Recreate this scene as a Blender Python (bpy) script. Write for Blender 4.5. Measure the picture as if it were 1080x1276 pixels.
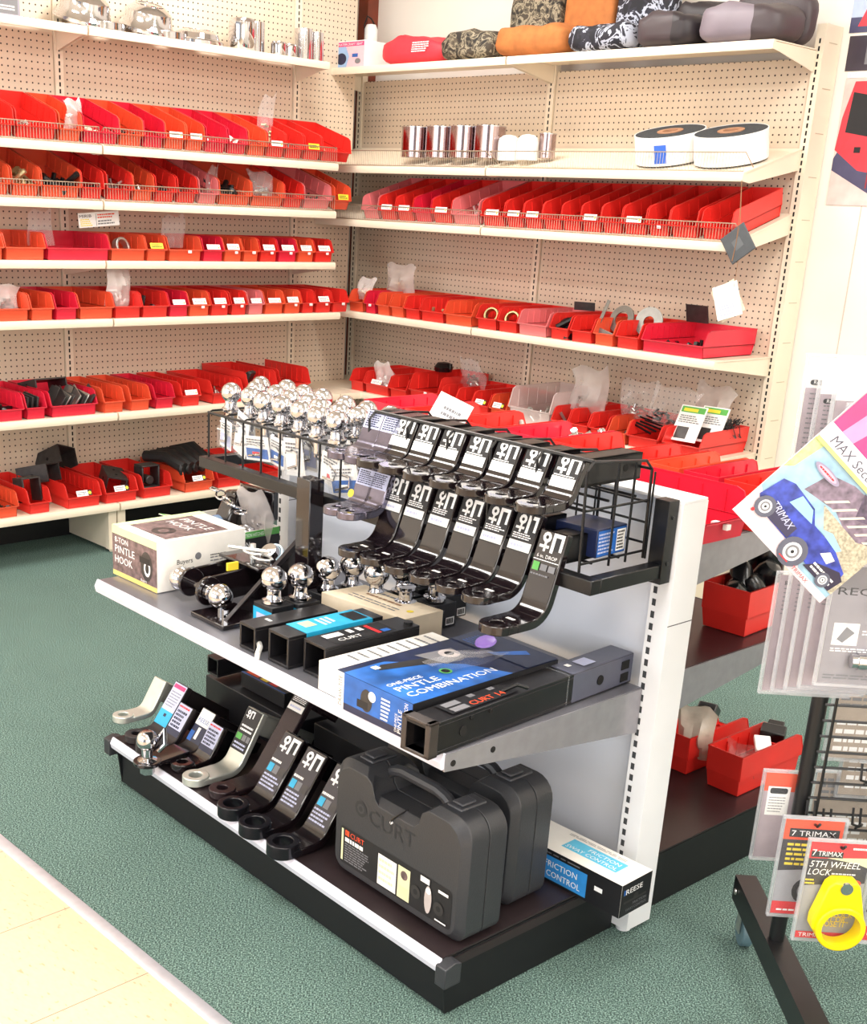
import bpy, bmesh, math, random
from mathutils import Vector, Matrix
R_ = math.radians
for o in list(bpy.data.objects): bpy.data.objects.remove(o)
SC = bpy.context.scene
COL = SC.collection
# ------------------------------------------------------------------ camera
CAM = (4.8012, -4.4374, 1.45); YAW, PITCH, ROLL = 0.8106, -0.3408, 0.0491
F_PX, PX, PY = 1522.66, 462.04, 796.14
cd = bpy.data.cameras.new('camera'); cam = bpy.data.objects.new('camera', cd); COL.objects.link(cam)
fw = Vector((-math.sin(YAW)*math.cos(PITCH), math.cos(YAW)*math.cos(PITCH), math.sin(PITCH)))
rt = Vector((math.cos(YAW), math.sin(YAW), 0)); up = rt.cross(fw)
rt2 = rt*math.cos(ROLL)+up*math.sin(ROLL); up2 = -rt*math.sin(ROLL)+up*math.cos(ROLL)
M = Matrix((rt2, up2, -fw)).transposed().to_4x4(); M.translation = CAM
cam.matrix_world = M
cd.sensor_fit = 'HORIZONTAL'; cd.sensor_width = 36; cd.lens = F_PX/1080*36
cd.shift_x = (540-PX)/1080; cd.shift_y = (PY-638)/1080; cd.clip_start = .05
SC.camera = cam
# ------------------------------------------------------------------ light
wd = bpy.data.worlds.new('daylight'); SC.world = wd; wd.use_nodes = True
wn = wd.node_tree.nodes; bg = wn['Background']
bg.inputs[0].default_value = (.93, .96, 1.0, 1); bg.inputs[1].default_value = .4
SC.view_settings.view_transform = 'Standard'; SC.view_settings.look = 'None'
SC.view_settings.exposure = 0.40; SC.view_settings.gamma = 1; SC.view_settings.use_curve_mapping = False
CEIL = 3.0
TROFFERS = [(1.2, -1.3), (3.6, -1.3), (1.2, -3.6), (3.6, -3.6), (1.2, -6.0), (3.6, -6.0), (6.0, -1.3), (6.0, -3.6)]
for i, (x, y) in enumerate(TROFFERS):
    ld = bpy.data.lights.new('troffer_light', 'AREA'); ld.shape = 'RECTANGLE'; ld.size = 1.15; ld.size_y = .5
    ld.energy = 30; ld.color = (1, .975, .94)
    lo = bpy.data.objects.new('troffer_light', ld); COL.objects.link(lo); lo.location = (x, y, CEIL-.035)
# daylight through the storefront behind and left of the photographer
ld = bpy.data.lights.new('storefront_daylight', 'AREA'); ld.shape = 'RECTANGLE'; ld.size = 5; ld.size_y = 2.2
ld.energy = 90; ld.color = (.9, .95, 1)
lo = bpy.data.objects.new('storefront_daylight', ld); COL.objects.link(lo); lo.location = (1.5, -8.0, 1.5)
lo.rotation_euler = (R_(90), 0, 0)
ld = bpy.data.lights.new('side_daylight_fill', 'AREA'); ld.shape = 'RECTANGLE'; ld.size = 3.2; ld.size_y = 2.0  # added fill from the right, brightens the gondola's front and white end
ld.energy = 60; ld.color = (.88, .94, 1)
lo = bpy.data.objects.new('side_daylight_fill', ld); COL.objects.link(lo); lo.location = (6.9, -5.2, 1.5)
lo.rotation_euler = (R_(90), 0, R_(90))
# ------------------------------------------------------------------ helpers
IN = .0254; S = 48*IN
def lin(c): return tuple((v/255/12.92 if v/255 <= .04045 else ((v/255+.055)/1.055)**2.4) for v in c)
MATS = {}
def mat(name, c=(200, 200, 200), rough=.5, metal=0, alpha=1, var=.06, scale=40, bump=0, emit=0, coat=0, trans=0):
    if name in MATS: return MATS[name]
    m = bpy.data.materials.new(name); m.use_nodes = True; nt = m.node_tree; p = nt.nodes['Principled BSDF']
    L = lin(c); p.inputs['Base Color'].default_value = (*L, 1)
    p.inputs['Roughness'].default_value = rough; p.inputs['Metallic'].default_value = metal
    p.inputs['Alpha'].default_value = alpha; p.inputs['Coat Weight'].default_value = coat
    p.inputs['Transmission Weight'].default_value = trans
    tc = nt.nodes.new('ShaderNodeTexCoord'); nz = nt.nodes.new('ShaderNodeTexNoise'); nz.inputs['Scale'].default_value = scale
    nt.links.new(tc.outputs['Object'], nz.inputs['Vector'])
    if var:
        mr = nt.nodes.new('ShaderNodeMapRange'); mr.inputs[1].default_value = .3; mr.inputs[2].default_value = .7; mr.inputs[3].default_value = 1-var; mr.inputs[4].default_value = 1+var
        nt.links.new(nz.outputs['Fac'], mr.inputs[0])
        vm = nt.nodes.new('ShaderNodeVectorMath'); vm.operation = 'SCALE'; vm.inputs[0].default_value = L
        nt.links.new(mr.outputs[0], vm.inputs['Scale']); nt.links.new(vm.outputs[0], p.inputs['Base Color'])
    if bump:
        b = nt.nodes.new('ShaderNodeBump'); b.inputs['Strength'].default_value = bump; b.inputs['Distance'].default_value = .003
        nt.links.new(nz.outputs['Fac'], b.inputs['Height']); nt.links.new(b.outputs[0], p.inputs['Normal'])
    if emit:
        p.inputs['Emission Color'].default_value = (*L, 1); p.inputs['Emission Strength'].default_value = emit
    MATS[name] = m; return m
CREAM = mat('cream_enamel', (236, 222, 200), .35, var=.03, scale=6)
WHITE = mat('white_enamel', (236, 237, 240), .35, var=.02, scale=8)
GREYM = mat('grey_enamel_deck', (128, 128, 136), .28, .5, var=.05, scale=20)
DECKB = mat('brown_black_deck', (52, 42, 44), .3, .3, var=.1, scale=20)
BLACK = mat('black_powder_coat', (9, 9, 12), .32, 0, var=.1)
KICK_SHADE = mat('black_kick_and_shade', (5, 6, 11), .6, var=.1)  # gondola kick plates, also the shade strip under the wall shelving
GLOSS = mat('gloss_black_steel', (22, 15, 18), .12, .0, var=.1, coat=.6)
CHROME = mat('chrome_plate', (206, 205, 208), .07, 1, var=.02)
CHROMEB = mat('bagged_chrome', (206, 206, 210), .12, 1, var=.1, scale=90, bump=.35)
STEEL = mat('zinc_steel', (190, 190, 186), .3, .9, var=.08)
DSTEEL = mat('dark_bare_steel', (70, 68, 68), .42, .6, var=.15)
SILV = mat('silver_painted_steel', (205, 208, 200), .3, .6, var=.05)
BRASSY = mat('yellow_zinc', (196, 184, 142), .3, .8, var=.1)
PLAST = mat('moulded_black_plastic', (50, 51, 55), .42, 0, var=.08, scale=300, bump=.12)
CLEAR = mat('clear_poly_film', (225, 222, 222), .1, 0, alpha=.16, var=.05, scale=22, bump=.35)
CLEARE = mat('clear_blister_edge', (225, 228, 232), .08, 0, alpha=.35, var=.02)
CLEARB = mat('clear_blister_plastic', (232, 236, 240), .05, 0, alpha=.07, var=.02)
HAZY = mat('hazy_poly_film', (236, 226, 222), .2, 0, alpha=.34, var=.05, scale=22, bump=.35)
PAPER = mat('white_paper', (243, 241, 238), .6, var=.02)
INK = mat('black_ink', (22, 22, 26), .5, var=0)
INKW = mat('white_ink', (245, 245, 245), .5, var=0)
GREYI = mat('grey_ink', (120, 120, 125), .5, var=0)
BLUEI = mat('blue_ink', (35, 95, 175), .4, var=.2, scale=30)
CYANI = mat('cyan_ink', (40, 170, 215), .4, var=.1, scale=30)
NAVYI = mat('navy_ink', (22, 32, 66), .35, var=.3, scale=30)
YELI = mat('yellow_ink', (240, 215, 60), .5, var=.02)
REDI = mat('red_ink', (215, 40, 45), .5, var=.02)
ORAI = mat('orange_ink', (235, 80, 40), .5, var=.02)
GREENI = mat('green_ink', (90, 170, 80), .5, var=.02)
PINKI = mat('pink_ink', (232, 60, 120), .5, var=.1, scale=15)
LAVI = mat('lavender_ink', (190, 195, 225), .4, var=.05)
TANI = mat('pale_ink', (225, 225, 180), .5, var=.05)
BROWNI = mat('brown_photo_ink', (110, 90, 90), .5, var=.5, scale=60)
CARD = mat('tan_cardboard', (228, 212, 186), .7, var=.05, scale=30)
CARDW = mat('white_cardboard', (240, 236, 228), .6, var=.03, scale=30)
SLOT = mat('slot_shadow', (12, 11, 11), .9, var=0)
BIN = {'R': mat('red_bin_plastic', (224, 47, 40), .33, var=.05, scale=12), 'O': mat('orange_red_bin_plastic', (228, 84, 52), .33, var=.05, scale=12),
       'P': mat('crimson_bin_plastic', (218, 34, 60), .33, var=.05, scale=12), 'K': mat('faded_pink_bin_plastic', (226, 120, 122), .33, var=.05, scale=12),
       'C': mat('clear_bin_plastic', (235, 215, 212), .2, alpha=.45, var=.03)}
BINNAME = {'R': 'red', 'O': 'orange', 'P': 'crimson', 'K': 'faded pink', 'C': 'clear'}

class MB:
    def __init__(s): s.v = []; s.f = []; s.m = []
    def add(s, vs, fs, m=0):
        b = len(s.v); s.v += [tuple(v) for v in vs]
        for f in fs: s.f.append([b+i for i in f]); s.m.append(m)
        return s
    def box(s, a, b, m=0):
        x0, y0, z0 = a; x1, y1, z1 = b
        return s.add([(x0,y0,z0),(x1,y0,z0),(x1,y1,z0),(x0,y1,z0),(x0,y0,z1),(x1,y0,z1),(x1,y1,z1),(x0,y1,z1)],
                     [(3,2,1,0),(4,5,6,7),(0,1,5,4),(1,2,6,5),(2,3,7,6),(3,0,4,7)], m)
    def hexa(s, p, m=0):   # 8 points: bottom loop 0-3, top loop 4-7
        return s.add(p, [(3,2,1,0),(4,5,6,7),(0,1,5,4),(1,2,6,5),(2,3,7,6),(3,0,4,7)], m)
    def prism(s, pts, x0, x1, m=0):   # polygon in (y,z), extruded along x
        n = len(pts); vs = [(x0, y, z) for y, z in pts]+[(x1, y, z) for y, z in pts]
        return s.add(vs, [list(range(n))[::-1], list(range(n, 2*n))]+[(i, (i+1) % n, n+(i+1) % n, n+i) for i in range(n)], m)
    def prismz(s, pts, z0, z1, m=0):
        n = len(pts); vs = [(x, y, z0) for x, y in pts]+[(x, y, z1) for x, y in pts]
        return s.add(vs, [list(range(n))[::-1], list(range(n, 2*n))]+[(i, (i+1) % n, n+(i+1) % n, n+i) for i in range(n)], m)
    def lathe(s, prof, c=(0, 0, 0), ax='z', n=24, m=0):  # prof: (r, h)
        vs = []; fs = []
        for r, h in prof:
            for k in range(n):
                a = 2*math.pi*k/n; p = (r*math.cos(a), r*math.sin(a), h)
                if ax == 'x': p = (p[2], p[0], p[1])
                if ax == 'y': p = (p[0], p[2], -p[1])
                vs.append((p[0]+c[0], p[1]+c[1], p[2]+c[2]))
        k_ = len(prof)
        for j in range(k_-1):
            for k in range(n):
                fs.append((j*n+k, j*n+(k+1) % n, (j+1)*n+(k+1) % n, (j+1)*n+k))
        if prof[0][0] > 1e-6: fs.append(list(range(n))[::-1])
        if prof[-1][0] > 1e-6: fs.append([(k_-1)*n+k for k in range(n)])
        return s.add(vs, fs, m)
    def cyl(s, r, z0, z1, c=(0, 0, 0), ax='z', n=20, m=0): return s.lathe([(r, z0), (r, z1)], c, ax, n, m)
    def ring(s, ro, ri, z0, z1, c=(0, 0, 0), ax='z', n=28, m=0):
        b = len(s.f); s.lathe([(ri, z0), (ro, z0), (ro, z1), (ri, z1), (ri, z0)], c, ax, n, m)
        del s.f[-2:]; del s.m[-2:]; return s
    def tube(s, pts, r, n=6, m=0, closed=False):
        pts = [Vector(p) for p in pts]; N = len(pts); vs = []; fs = []; prev = None
        for i, p in enumerate(pts):
            a = pts[(i-1) % N] if (closed or i > 0) else p; b = pts[(i+1) % N] if (closed or i < N-1) else p
            t = (b-a).normalized()
            if prev is None: nrm = t.orthogonal().normalized()
            else: nrm = (prev-t*prev.dot(t)); nrm = nrm.normalized() if nrm.length > 1e-6 else t.orthogonal().normalized()
            prev = nrm; bn = t.cross(nrm)
            for k in range(n):
                an = 2*math.pi*(k+.5)/n; vs.append(p+nrm*r*math.cos(an)+bn*r*math.sin(an))
        for i in range(N if closed else N-1):
            j = (i+1) % N
            for k in range(n): fs.append((i*n+k, i*n+(k+1) % n, j*n+(k+1) % n, j*n+k))
        if not closed: fs.append(list(range(n))[::-1]); fs.append([(N-1)*n+k for k in range(n)])
        return s.add(vs, fs, m)
    def xf(s, Mx, start=0):
        for i in range(start, len(s.v)): s.v[i] = tuple(Mx @ Vector(s.v[i]))
        return s
    def mesh(s, name, mats):
        me = bpy.data.meshes.new(name); me.from_pydata(s.v, [], s.f)
        for m in (mats if isinstance(mats, (list, tuple)) else [mats]): me.materials.append(m)
        me.polygons.foreach_set('material_index', s.m)
        bm = bmesh.new(); bm.from_mesh(me); bmesh.ops.recalc_face_normals(bm, faces=bm.faces); bm.to_mesh(me); bm.free()
        me.shade_smooth(); me.set_sharp_from_angle(angle=R_(35)); return me
    def build(s, name, mats, parent=None, bev=0, loc=None, rot=None, seg=2):
        o = bpy.data.objects.new(name, s.mesh(name, mats)); COL.objects.link(o)
        if parent: o.parent = parent
        if loc: o.location = loc
        if rot: o.rotation_euler = rot
        if bev:
            b = o.modifiers.new('bevel', 'BEVEL'); b.width = bev; b.segments = seg; b.limit_method = 'ANGLE'; b.angle_limit = R_(40)
        return o
def tag(o, label=None, cat=None, group=None, kind=None):
    if label: o['label'] = label
    if cat: o['category'] = cat
    if group: o['group'] = group
    if kind: o['kind'] = kind
    return o
# local frames: u runs to the viewer's right, v away from the viewer, z up
GX, GY, GR = 2.2967, -2.3921, -0.035
RK = (3.868, -2.42)
def FB(u, v, z): return (u, v, z), 0
def FL(u, v, z): return (-v, u, z), math.pi/2
def FG(u, v, z):
    c, s = math.cos(GR), math.sin(GR); return (GX+c*u-s*v, GY+s*u+c*v, z), GR
def FR(u, v, z):
    return (RK[0]+.7071*u-.7071*v, RK[1]+.7071*u+.7071*v, z), math.pi/4
def thing(name, label, cat, F, p, rz=0, group=None, tilt=0, ry=0):
    o = bpy.data.objects.new(name, None); COL.objects.link(o); o.empty_display_size = .02
    loc, r = F(*p); o.location = loc; o.rotation_euler = (tilt, ry, r+rz)
    return tag(o, label, cat, group)
def place(o, F, p, rz=0, tilt=0, ry=0):
    loc, r = F(*p); o.location = loc; o.rotation_euler = (tilt, ry, r+rz); return o
def copy_tree(o, parent=None):
    c = o.copy(); COL.objects.link(c)
    if parent: c.parent = parent
    for ch in list(o.children): copy_tree(ch, c)
    return c
_T = {}
def text2d(s):
    if s not in _T:
        cu = bpy.data.curves.new('t', 'FONT'); cu.body = s; cu.size = 1; cu.resolution_u = 2
        ob = bpy.data.objects.new('t', cu); COL.objects.link(ob)
        me = bpy.data.meshes.new_from_object(ob)
        vs = [(v.co.x, v.co.y) for v in me.vertices]; fs = [list(p.vertices) for p in me.polygons]
        bpy.data.objects.remove(ob); bpy.data.curves.remove(cu); bpy.data.meshes.remove(me)
        _T[s] = (vs, fs)
    return _T[s]
class Decal:
    """flat printed artwork: coloured shapes in mm-thin layers, built as one mesh"""
    def __init__(s): s.v = []; s.f = []; s.m = []; s.mats = []; s.k = 0
    def _m(s, m):
        if m not in s.mats: s.mats.append(m)
        return s.mats.index(m)
    def poly(s, pts, m, same=False):
        if not same: s.k += 1
        b = len(s.v); s.v += [(x, y, s.k) for x, y in pts]; s.f.append(list(range(b, b+len(pts)))); s.m.append(s._m(m)); return s
    def rect(s, x0, y0, x1, y1, m, same=False): return s.poly([(x0, y0), (x1, y0), (x1, y1), (x0, y1)], m, same)
    def rrect(s, x0, y0, x1, y1, r, m):
        pts = []
        for cx, cy, a0 in ((x1-r, y1-r, 0), (x0+r, y1-r, 90), (x0+r, y0+r, 180), (x1-r, y0+r, 270)):
            for k in range(4): a = R_(a0+30*k); pts.append((cx+r*math.cos(a), cy+r*math.sin(a)))
        return s.poly(pts, m)
    def circ(s, x, y, r, m, ry=None, n=18):
        return s.poly([(x+r*math.cos(2*math.pi*k/n), y+(ry or r)*math.sin(2*math.pi*k/n)) for k in range(n)], m)
    def lines(s, x0, y0, x1, y1, n, m, seed=1, fill=.5):
        rd = random.Random(seed); s.k += 1; h = (y1-y0)/n
        for i in range(n):
            y = y1-(i+1)*h+h*(1-fill)/2; x = x0; e = x1-(x1-x0)*rd.random()*.3
            while x < e:
                w = (x1-x0)*(.06+.12*rd.random()); s.rect(x, y, min(x+w, e), y+h*fill, m, True); x += w+(x1-x0)*.025
        return s
    def text(s, t, x, y, h, m, w=None, rot=0, shear=0):
        vs, fs = text2d(t)
        mx = max(v[0] for v in vs); mn = min(v[0] for v in vs); sy = h/.72; sx = sy if w is None else w/(mx-mn)
        c, sn = math.cos(R_(rot)), math.sin(R_(rot)); s.k += 1; b = len(s.v); mi = s._m(m)
        for vx, vy in vs:
            X = (vx-mn)*sx+vy*sy*shear; Y = vy*sy; s.v.append((x+c*X-sn*Y, y+sn*X+c*Y, s.k))
        for f in fs: s.f.append([b+i for i in f]); s.m.append(mi)
        return s
    def build(s, name, parent, o, ax, ay, base=.0003, step=.00012):
        o, ax, ay = Vector(o), Vector(ax).normalized(), Vector(ay).normalized(); n = ax.cross(ay)
        me = bpy.data.meshes.new(name)
        me.from_pydata([tuple(o+ax*x+ay*y+n*(base+step*k)) for x, y, k in s.v], [], s.f)
        for m in s.mats: me.materials.append(m)
        me.polygons.foreach_set('material_index', s.m)
        ob = bpy.data.objects.new(name, me); COL.objects.link(ob); ob.parent = parent; return ob
X3, Y3, Z3 = (1, 0, 0), (0, 1, 0), (0, 0, 1)
ORD = 'zeroth first second third fourth fifth sixth seventh eighth ninth tenth eleventh twelfth thirteenth fourteenth fifteenth sixteenth seventeenth eighteenth'.split()
# ------------------------------------------------------------------ room
def struct(name, b, m, bev=0, kind='structure'):
    o = b.build(name, m, bev=bev); o['kind'] = kind; return o
def floor_mats():
    m = bpy.data.materials.new('green_carpet'); m.use_nodes = True; nt = m.node_tree; p = nt.nodes['Principled BSDF']; N = nt.nodes.new
    tc = N('ShaderNodeTexCoord'); p.inputs['Roughness'].default_value = .95
    n1 = N('ShaderNodeTexNoise'); n1.inputs['Scale'].default_value = 330; n1.inputs['Detail'].default_value = 3
    mp = N('ShaderNodeMapping'); mp.inputs['Scale'].default_value = (1, .8, 1); mp.inputs['Rotation'].default_value = (0, 0, .6)
    n2 = N('ShaderNodeTexNoise'); n2.inputs['Scale'].default_value = 5
    cr = N('ShaderNodeValToRGB'); e = cr.color_ramp.elements
    e[0].position = .36; e[0].color = (*lin((34, 50, 48)), 1); e[1].position = .66; e[1].color = (*lin((134, 160, 150)), 1)
    mid = cr.color_ramp.elements.new(.5); mid.color = (*lin((76, 102, 95)), 1)
    nt.links.new(tc.outputs['Object'], mp.inputs[0]); nt.links.new(mp.outputs[0], n1.inputs['Vector']); nt.links.new(tc.outputs['Object'], n2.inputs['Vector'])
    nt.links.new(n1.outputs['Fac'], cr.inputs[0])
    mr = N('ShaderNodeMapRange'); mr.inputs[3].default_value = .86; mr.inputs[4].default_value = 1.12; nt.links.new(n2.outputs['Fac'], mr.inputs[0])
    vm = N('ShaderNodeVectorMath'); vm.operation = 'SCALE'; nt.links.new(cr.outputs[0], vm.inputs[0]); nt.links.new(mr.outputs[0], vm.inputs['Scale'])
    nt.links.new(vm.outputs[0], p.inputs['Base Color'])
    b = N('ShaderNodeBump'); b.inputs['Distance'].default_value = .004; b.inputs['Strength'].default_value = .6
    nt.links.new(n1.outputs['Fac'], b.inputs['Height']); nt.links.new(b.outputs[0], p.inputs['Normal'])
    # vinyl tile
    t = bpy.data.materials.new('vinyl_tile'); t.use_nodes = True; nt = t.node_tree; p = nt.nodes['Principled BSDF']; N = nt.nodes.new
    p.inputs['Roughness'].default_value = .35; tc = N('ShaderNodeTexCoord')
    sp = N('ShaderNodeSeparateXYZ'); nt.links.new(tc.outputs['Object'], sp.inputs[0])
    def math_(op, a, b=None):
        q = N('ShaderNodeMath'); q.operation = op
        for i, x in enumerate((a, b)):
            if x is None: continue
            if isinstance(x, (int, float)): q.inputs[i].default_value = x
            else: nt.links.new(x, q.inputs[i])
        return q.outputs[0]
    def joint(o, off):
        f = math_('FRACT', math_('DIVIDE', math_('ADD', o, off), .3048)); d = math_('ABSOLUTE', math_('SUBTRACT', f, .5)); return math_('GREATER_THAN', d, .4965)
    j = math_('MAXIMUM', joint(sp.outputs[0], 20*.3048-2.7297), joint(sp.outputs[1], 20*.3048+3.318))
    # chips
    v = N('ShaderNodeTexNoise'); v.inputs['Scale'].default_value = 75; v.inputs['Detail'].default_value = 1
    mp = N('ShaderNodeMapping'); mp.inputs['Scale'].default_value = (.6, 1.3, 1); mp.inputs['Rotation'].default_value = (0, 0, .9)
    nt.links.new(tc.outputs['Object'], mp.inputs[0]); nt.links.new(mp.outputs[0], v.inputs['Vector'])
    cr = N('ShaderNodeValToRGB'); e = cr.color_ramp.elements
    e[0].position = .27; e[0].color = (*lin((176, 150, 118)), 1); e[1].position = .34; e[1].color = (*lin((206, 181, 150)), 1)
    x = cr.color_ramp.elements.new(.72); x.color = (*lin((210, 186, 156)), 1)
    nt.links.new(v.outputs['Fac'], cr.inputs[0])
    mx = N('ShaderNodeMixRGB'); nt.links.new(j, mx.inputs[0]); nt.links.new(cr.outputs[0], mx.inputs[1]); mx.inputs[2].default_value = (*lin((120, 100, 84)), 1)
    nt.links.new(mx.outputs[0], p.inputs['Base Color'])
    return m, t
CARPET, TILE = floor_mats()
def peg_mat():
    m = bpy.data.materials.new('cream_pegboard'); m.use_nodes = True; nt = m.node_tree; p = nt.nodes['Principled BSDF']; N = nt.nodes.new
    p.inputs['Roughness'].default_value = .5; tc = N('ShaderNodeTexCoord'); sp = N('ShaderNodeSeparateXYZ'); nt.links.new(tc.outputs['Object'], sp.inputs[0])
    def mt(op, a, b=None):
        q = N('ShaderNodeMath'); q.operation = op
        for i, x in enumerate((a, b)):
            if x is None: continue
            if isinstance(x, (int, float)): q.inputs[i].default_value = x
            else: nt.links.new(x, q.inputs[i])
        return q.outputs[0]
    du = mt('SUBTRACT', mt('FRACT', mt('DIVIDE', sp.outputs[0], IN)), .5); dz = mt('SUBTRACT', mt('FRACT', mt('DIVIDE', sp.outputs[2], IN)), .5)
    r = mt('SQRT', mt('ADD', mt('MULTIPLY', du, du), mt('MULTIPLY', dz, dz)))
    h = mt('LESS_THAN', r, .135)
    nz = N('ShaderNodeTexNoise'); nz.inputs['Scale'].default_value = 4; nt.links.new(tc.outputs['Object'], nz.inputs['Vector'])
    cr = N('ShaderNodeValToRGB'); e = cr.color_ramp.elements; e[0].color = (*lin((214, 194, 172)), 1); e[1].color = (*lin((228, 211, 189)), 1)
    nt.links.new(nz.outputs['Fac'], cr.inputs[0])
    mx = N('ShaderNodeMixRGB'); nt.links.new(h, mx.inputs[0]); nt.links.new(cr.outputs[0], mx.inputs[1]); mx.inputs[2].default_value = (*lin((50, 32, 28)), 1)
    nt.links.new(mx.outputs[0], p.inputs['Base Color']); return m
PEG = peg_mat()
WALLP = mat('painted_wood_panel', (240, 232, 222), .5, var=.03, scale=3)
struct('floor', MB().box((-1, -3.29, -.05), (7, .6, 0)), CARPET)
struct('floor_tile', MB().box((-1, -9, -.05), (7, -3.318, 0)), TILE)
struct('trim_1', MB().prism([(-3.32, 0), (-3.32, .002), (-3.312, .0045), (-3.296, .0045), (-3.288, .002), (-3.288, 0)], -1, 7), mat('aluminium_edge_trim', (200, 198, 206), .35, .5, var=.06))
wb = MB().box((-.6, .10, 0), (7, .2, CEIL))
for i in range(14):   # grooves of the panelling
    x = 2.52+.31*i
    if x < 7: wb.box((x, .0985, 0), (x+.004, .1, CEIL), 1)
struct('wall_back', wb, [WALLP, mat('panel_groove', (205, 190, 178), .6)])
struct('wall_left', MB().box((-.6, -9, 0), (-.32, .1, CEIL)), WALLP)
struct('wall_right', MB().box((7, -9, 0), (7.1, .2, CEIL)), WALLP)
struct('ceiling', MB().box((-.5, -9, CEIL), (7, .1, CEIL+.1)), mat('ceiling_tile', (238, 234, 226), .8, var=.05, scale=60))
# the wall trim stands in the gap between the two runs
struct('trim_2', MB().box((-.205, .03, 0), (-.137, .0995, CEIL)), mat('brown_wood_trim', (120, 52, 30), .4, var=.2, scale=12))
for i, (x, y) in enumerate(TROFFERS):
    t = thing('ceiling_light', 'white ceiling troffer with glowing diffuser, one of the identical lights overhead', 'ceiling light', FB, (x, y, CEIL-.03), group='ceiling troffers')
    MB().box((-.6, -.3, 0), (.6, .3, .0295)).build('housing', WHITE, t)
    MB().box((-.57, -.27, -.003), (.57, .27, -.0005)).build('diffuser', mat('lit_diffuser', (255, 248, 235), .5, emit=3, var=0), t)

# ------------------------------------------------------------------ shelving runs
A0 = -.1149; B0 = -.5328
BE = .006
def upright(parent, u, z1, side=False, wd_=.036):
    b = MB().box((u-wd_/2, -.022, 0), (u+wd_/2, .012 if not side else .095, z1))
    z = .06
    while z < z1-.05:
        b.add([(u-.0035, -.0224, z), (u+.0035, -.0224, z), (u+.0035, -.0224, z+.016), (u-.0035, -.0224, z+.016)], [(0, 1, 2, 3)], 1); z += IN
    if side:
        for k in range(int(z1/.15)): b.box((u+wd_/2-.001, .012, .12+.15*k), (u+wd_/2+.0008, .07, .123+.15*k), 2)
    return b.build('upright', [CREAM, SLOT, mat('cream_seam', (190, 176, 150), .5)], parent)
def shelf_part(parent, u0, u1, d, z, rise=0, fence=False, mt=CREAM, face=.03):
    """z is the top of the front edge; rear sits 'rise' higher"""
    u0 += .004; u1 -= .004; v1 = -.024
    k = rise/(d+v1)
    b = MB(); zr = z+rise
    b.prism([(-d, z-face), (-d-.004, z-face*.5), (-d, z), (v1, zr), (v1, zr-.004), (-d+.012, z-.004), (-d+.012, z-face)], u0, u1)
    sh = b.build('shelf', mt, parent)
    for uu in (u0+.003, u1-.006):
        MB().prism([(-d+.014, z-.005), (-d+.014, z-face), (-d+.05, z-face-.004), (v1, zr-.075), (v1, zr-.005)], uu, uu+.003).build('bracket', mt, sh)
    if fence:
        f = MB(); H = .066; v = -d+.006; n = 95; ua, ub = u0+.006, u1-.006
        for i in range(n+1):
            u = ua+(ub-ua)*i/n; f.tube([(u, v, z+.003), (u, v, z+H)], .0009, 4)
        f.tube([(ua, v+.06, z+.02), (ua, v, z+H), (ub, v, z+H), (ub, v+.06, z+.02)], .0022, 6)
        f.tube([(ua, v-.002, z+.004), (ub, v-.002, z+.004)], .0018, 6)
        f.build('wire_fence', mat('nickel_wire', (176, 160, 140), .3, .6), parent)
    return sh
# z (front edge), depth, rise, fence
LROWS = dict(T=(2.0411, .2488, 0, 0), A=(1.6185, .3317, .09, 1), B=(1.414, .3282, .09, 1), C=(1.191, .3359, 0, 0), D=(.97, .3813, 0, 0), E=(.5947, .4008, 0, 0), F=(.214, .40, 0, 0))
BROWS = dict(T=(2.0477, .3192, 0, 0), A=(1.6176, .3946, .10, 1), B=(1.3817, .3985, .11, 1), D=(.9684, .4121, 0, 0), E=(.5955, .40, 0, 0), F=(.214, .40, 0, 0))
def bay(F, u0, u1, rows, ztop, label, keys, up0=True, up1=False, pegtop=None, side=False):
    t = thing('wall_shelving_unit', label, 'shelving unit', F, (u0, 0, 0), group=None)
    w = u1-u0; pt = pegtop or ztop
    z0 = .1
    MB().box((.021, -.012, z0), (w-.021, -.002, pt)).build('pegboard_panel', PEG, t)
    if up0: upright(t, 0, ztop)
    if up1: upright(t, w, ztop, side)
    for k in keys:
        z, d, r, f = rows[k]
        if f == 1: shelf_part(t, 0, w, d, z, r, True)
        else: shelf_part(t, 0, w, d, z, r, False)
    MB().box((.003, -.03, .002), (w-.003, -.018, .105)).build('under_shelf_shade', KICK_SHADE, t)  # added dark strip standing in for the deep shade under the shelving
    if 'F' in keys:  # feet under the lowest deck
        for uu in (.0, w-.045):
            fo = MB().box((uu+.008, -.34, .012), (uu+.011, -.03, .178)).box((uu+.003, -.375, .012), (uu+.04, -.345, .180)).cyl(.008, 0, .012, (uu+.02, -.36, 0))
            fo.build('foot', CREAM, t)
    return t
bay(FL, B0-2*S, B0-S, LROWS, 2.75, 'cream pegboard shelving bay at the left edge of the left wall', 'TABCDEF')
bay(FL, B0-S, B0, LROWS, 2.75, 'cream pegboard shelving bay in the middle of the left wall, full of bins', 'TABCDEF')
bay(FL, B0, -.15, {'E': LROWS['E']}, 2.75, 'narrow cream pegboard filler bay in the corner between the shelving runs', 'E')
bay(FB, A0, A0+S, BROWS, 2.13, 'cream pegboard shelving bay on the back wall beside the corner', 'TABDEF', pegtop=2.02)
bay(FB, A0+S, A0+2*S, BROWS, 2.13, 'cream pegboard shelving bay on the back wall ending beside the wall posters', 'TABDEF', up1=True, pegtop=2.02, side=True)

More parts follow.
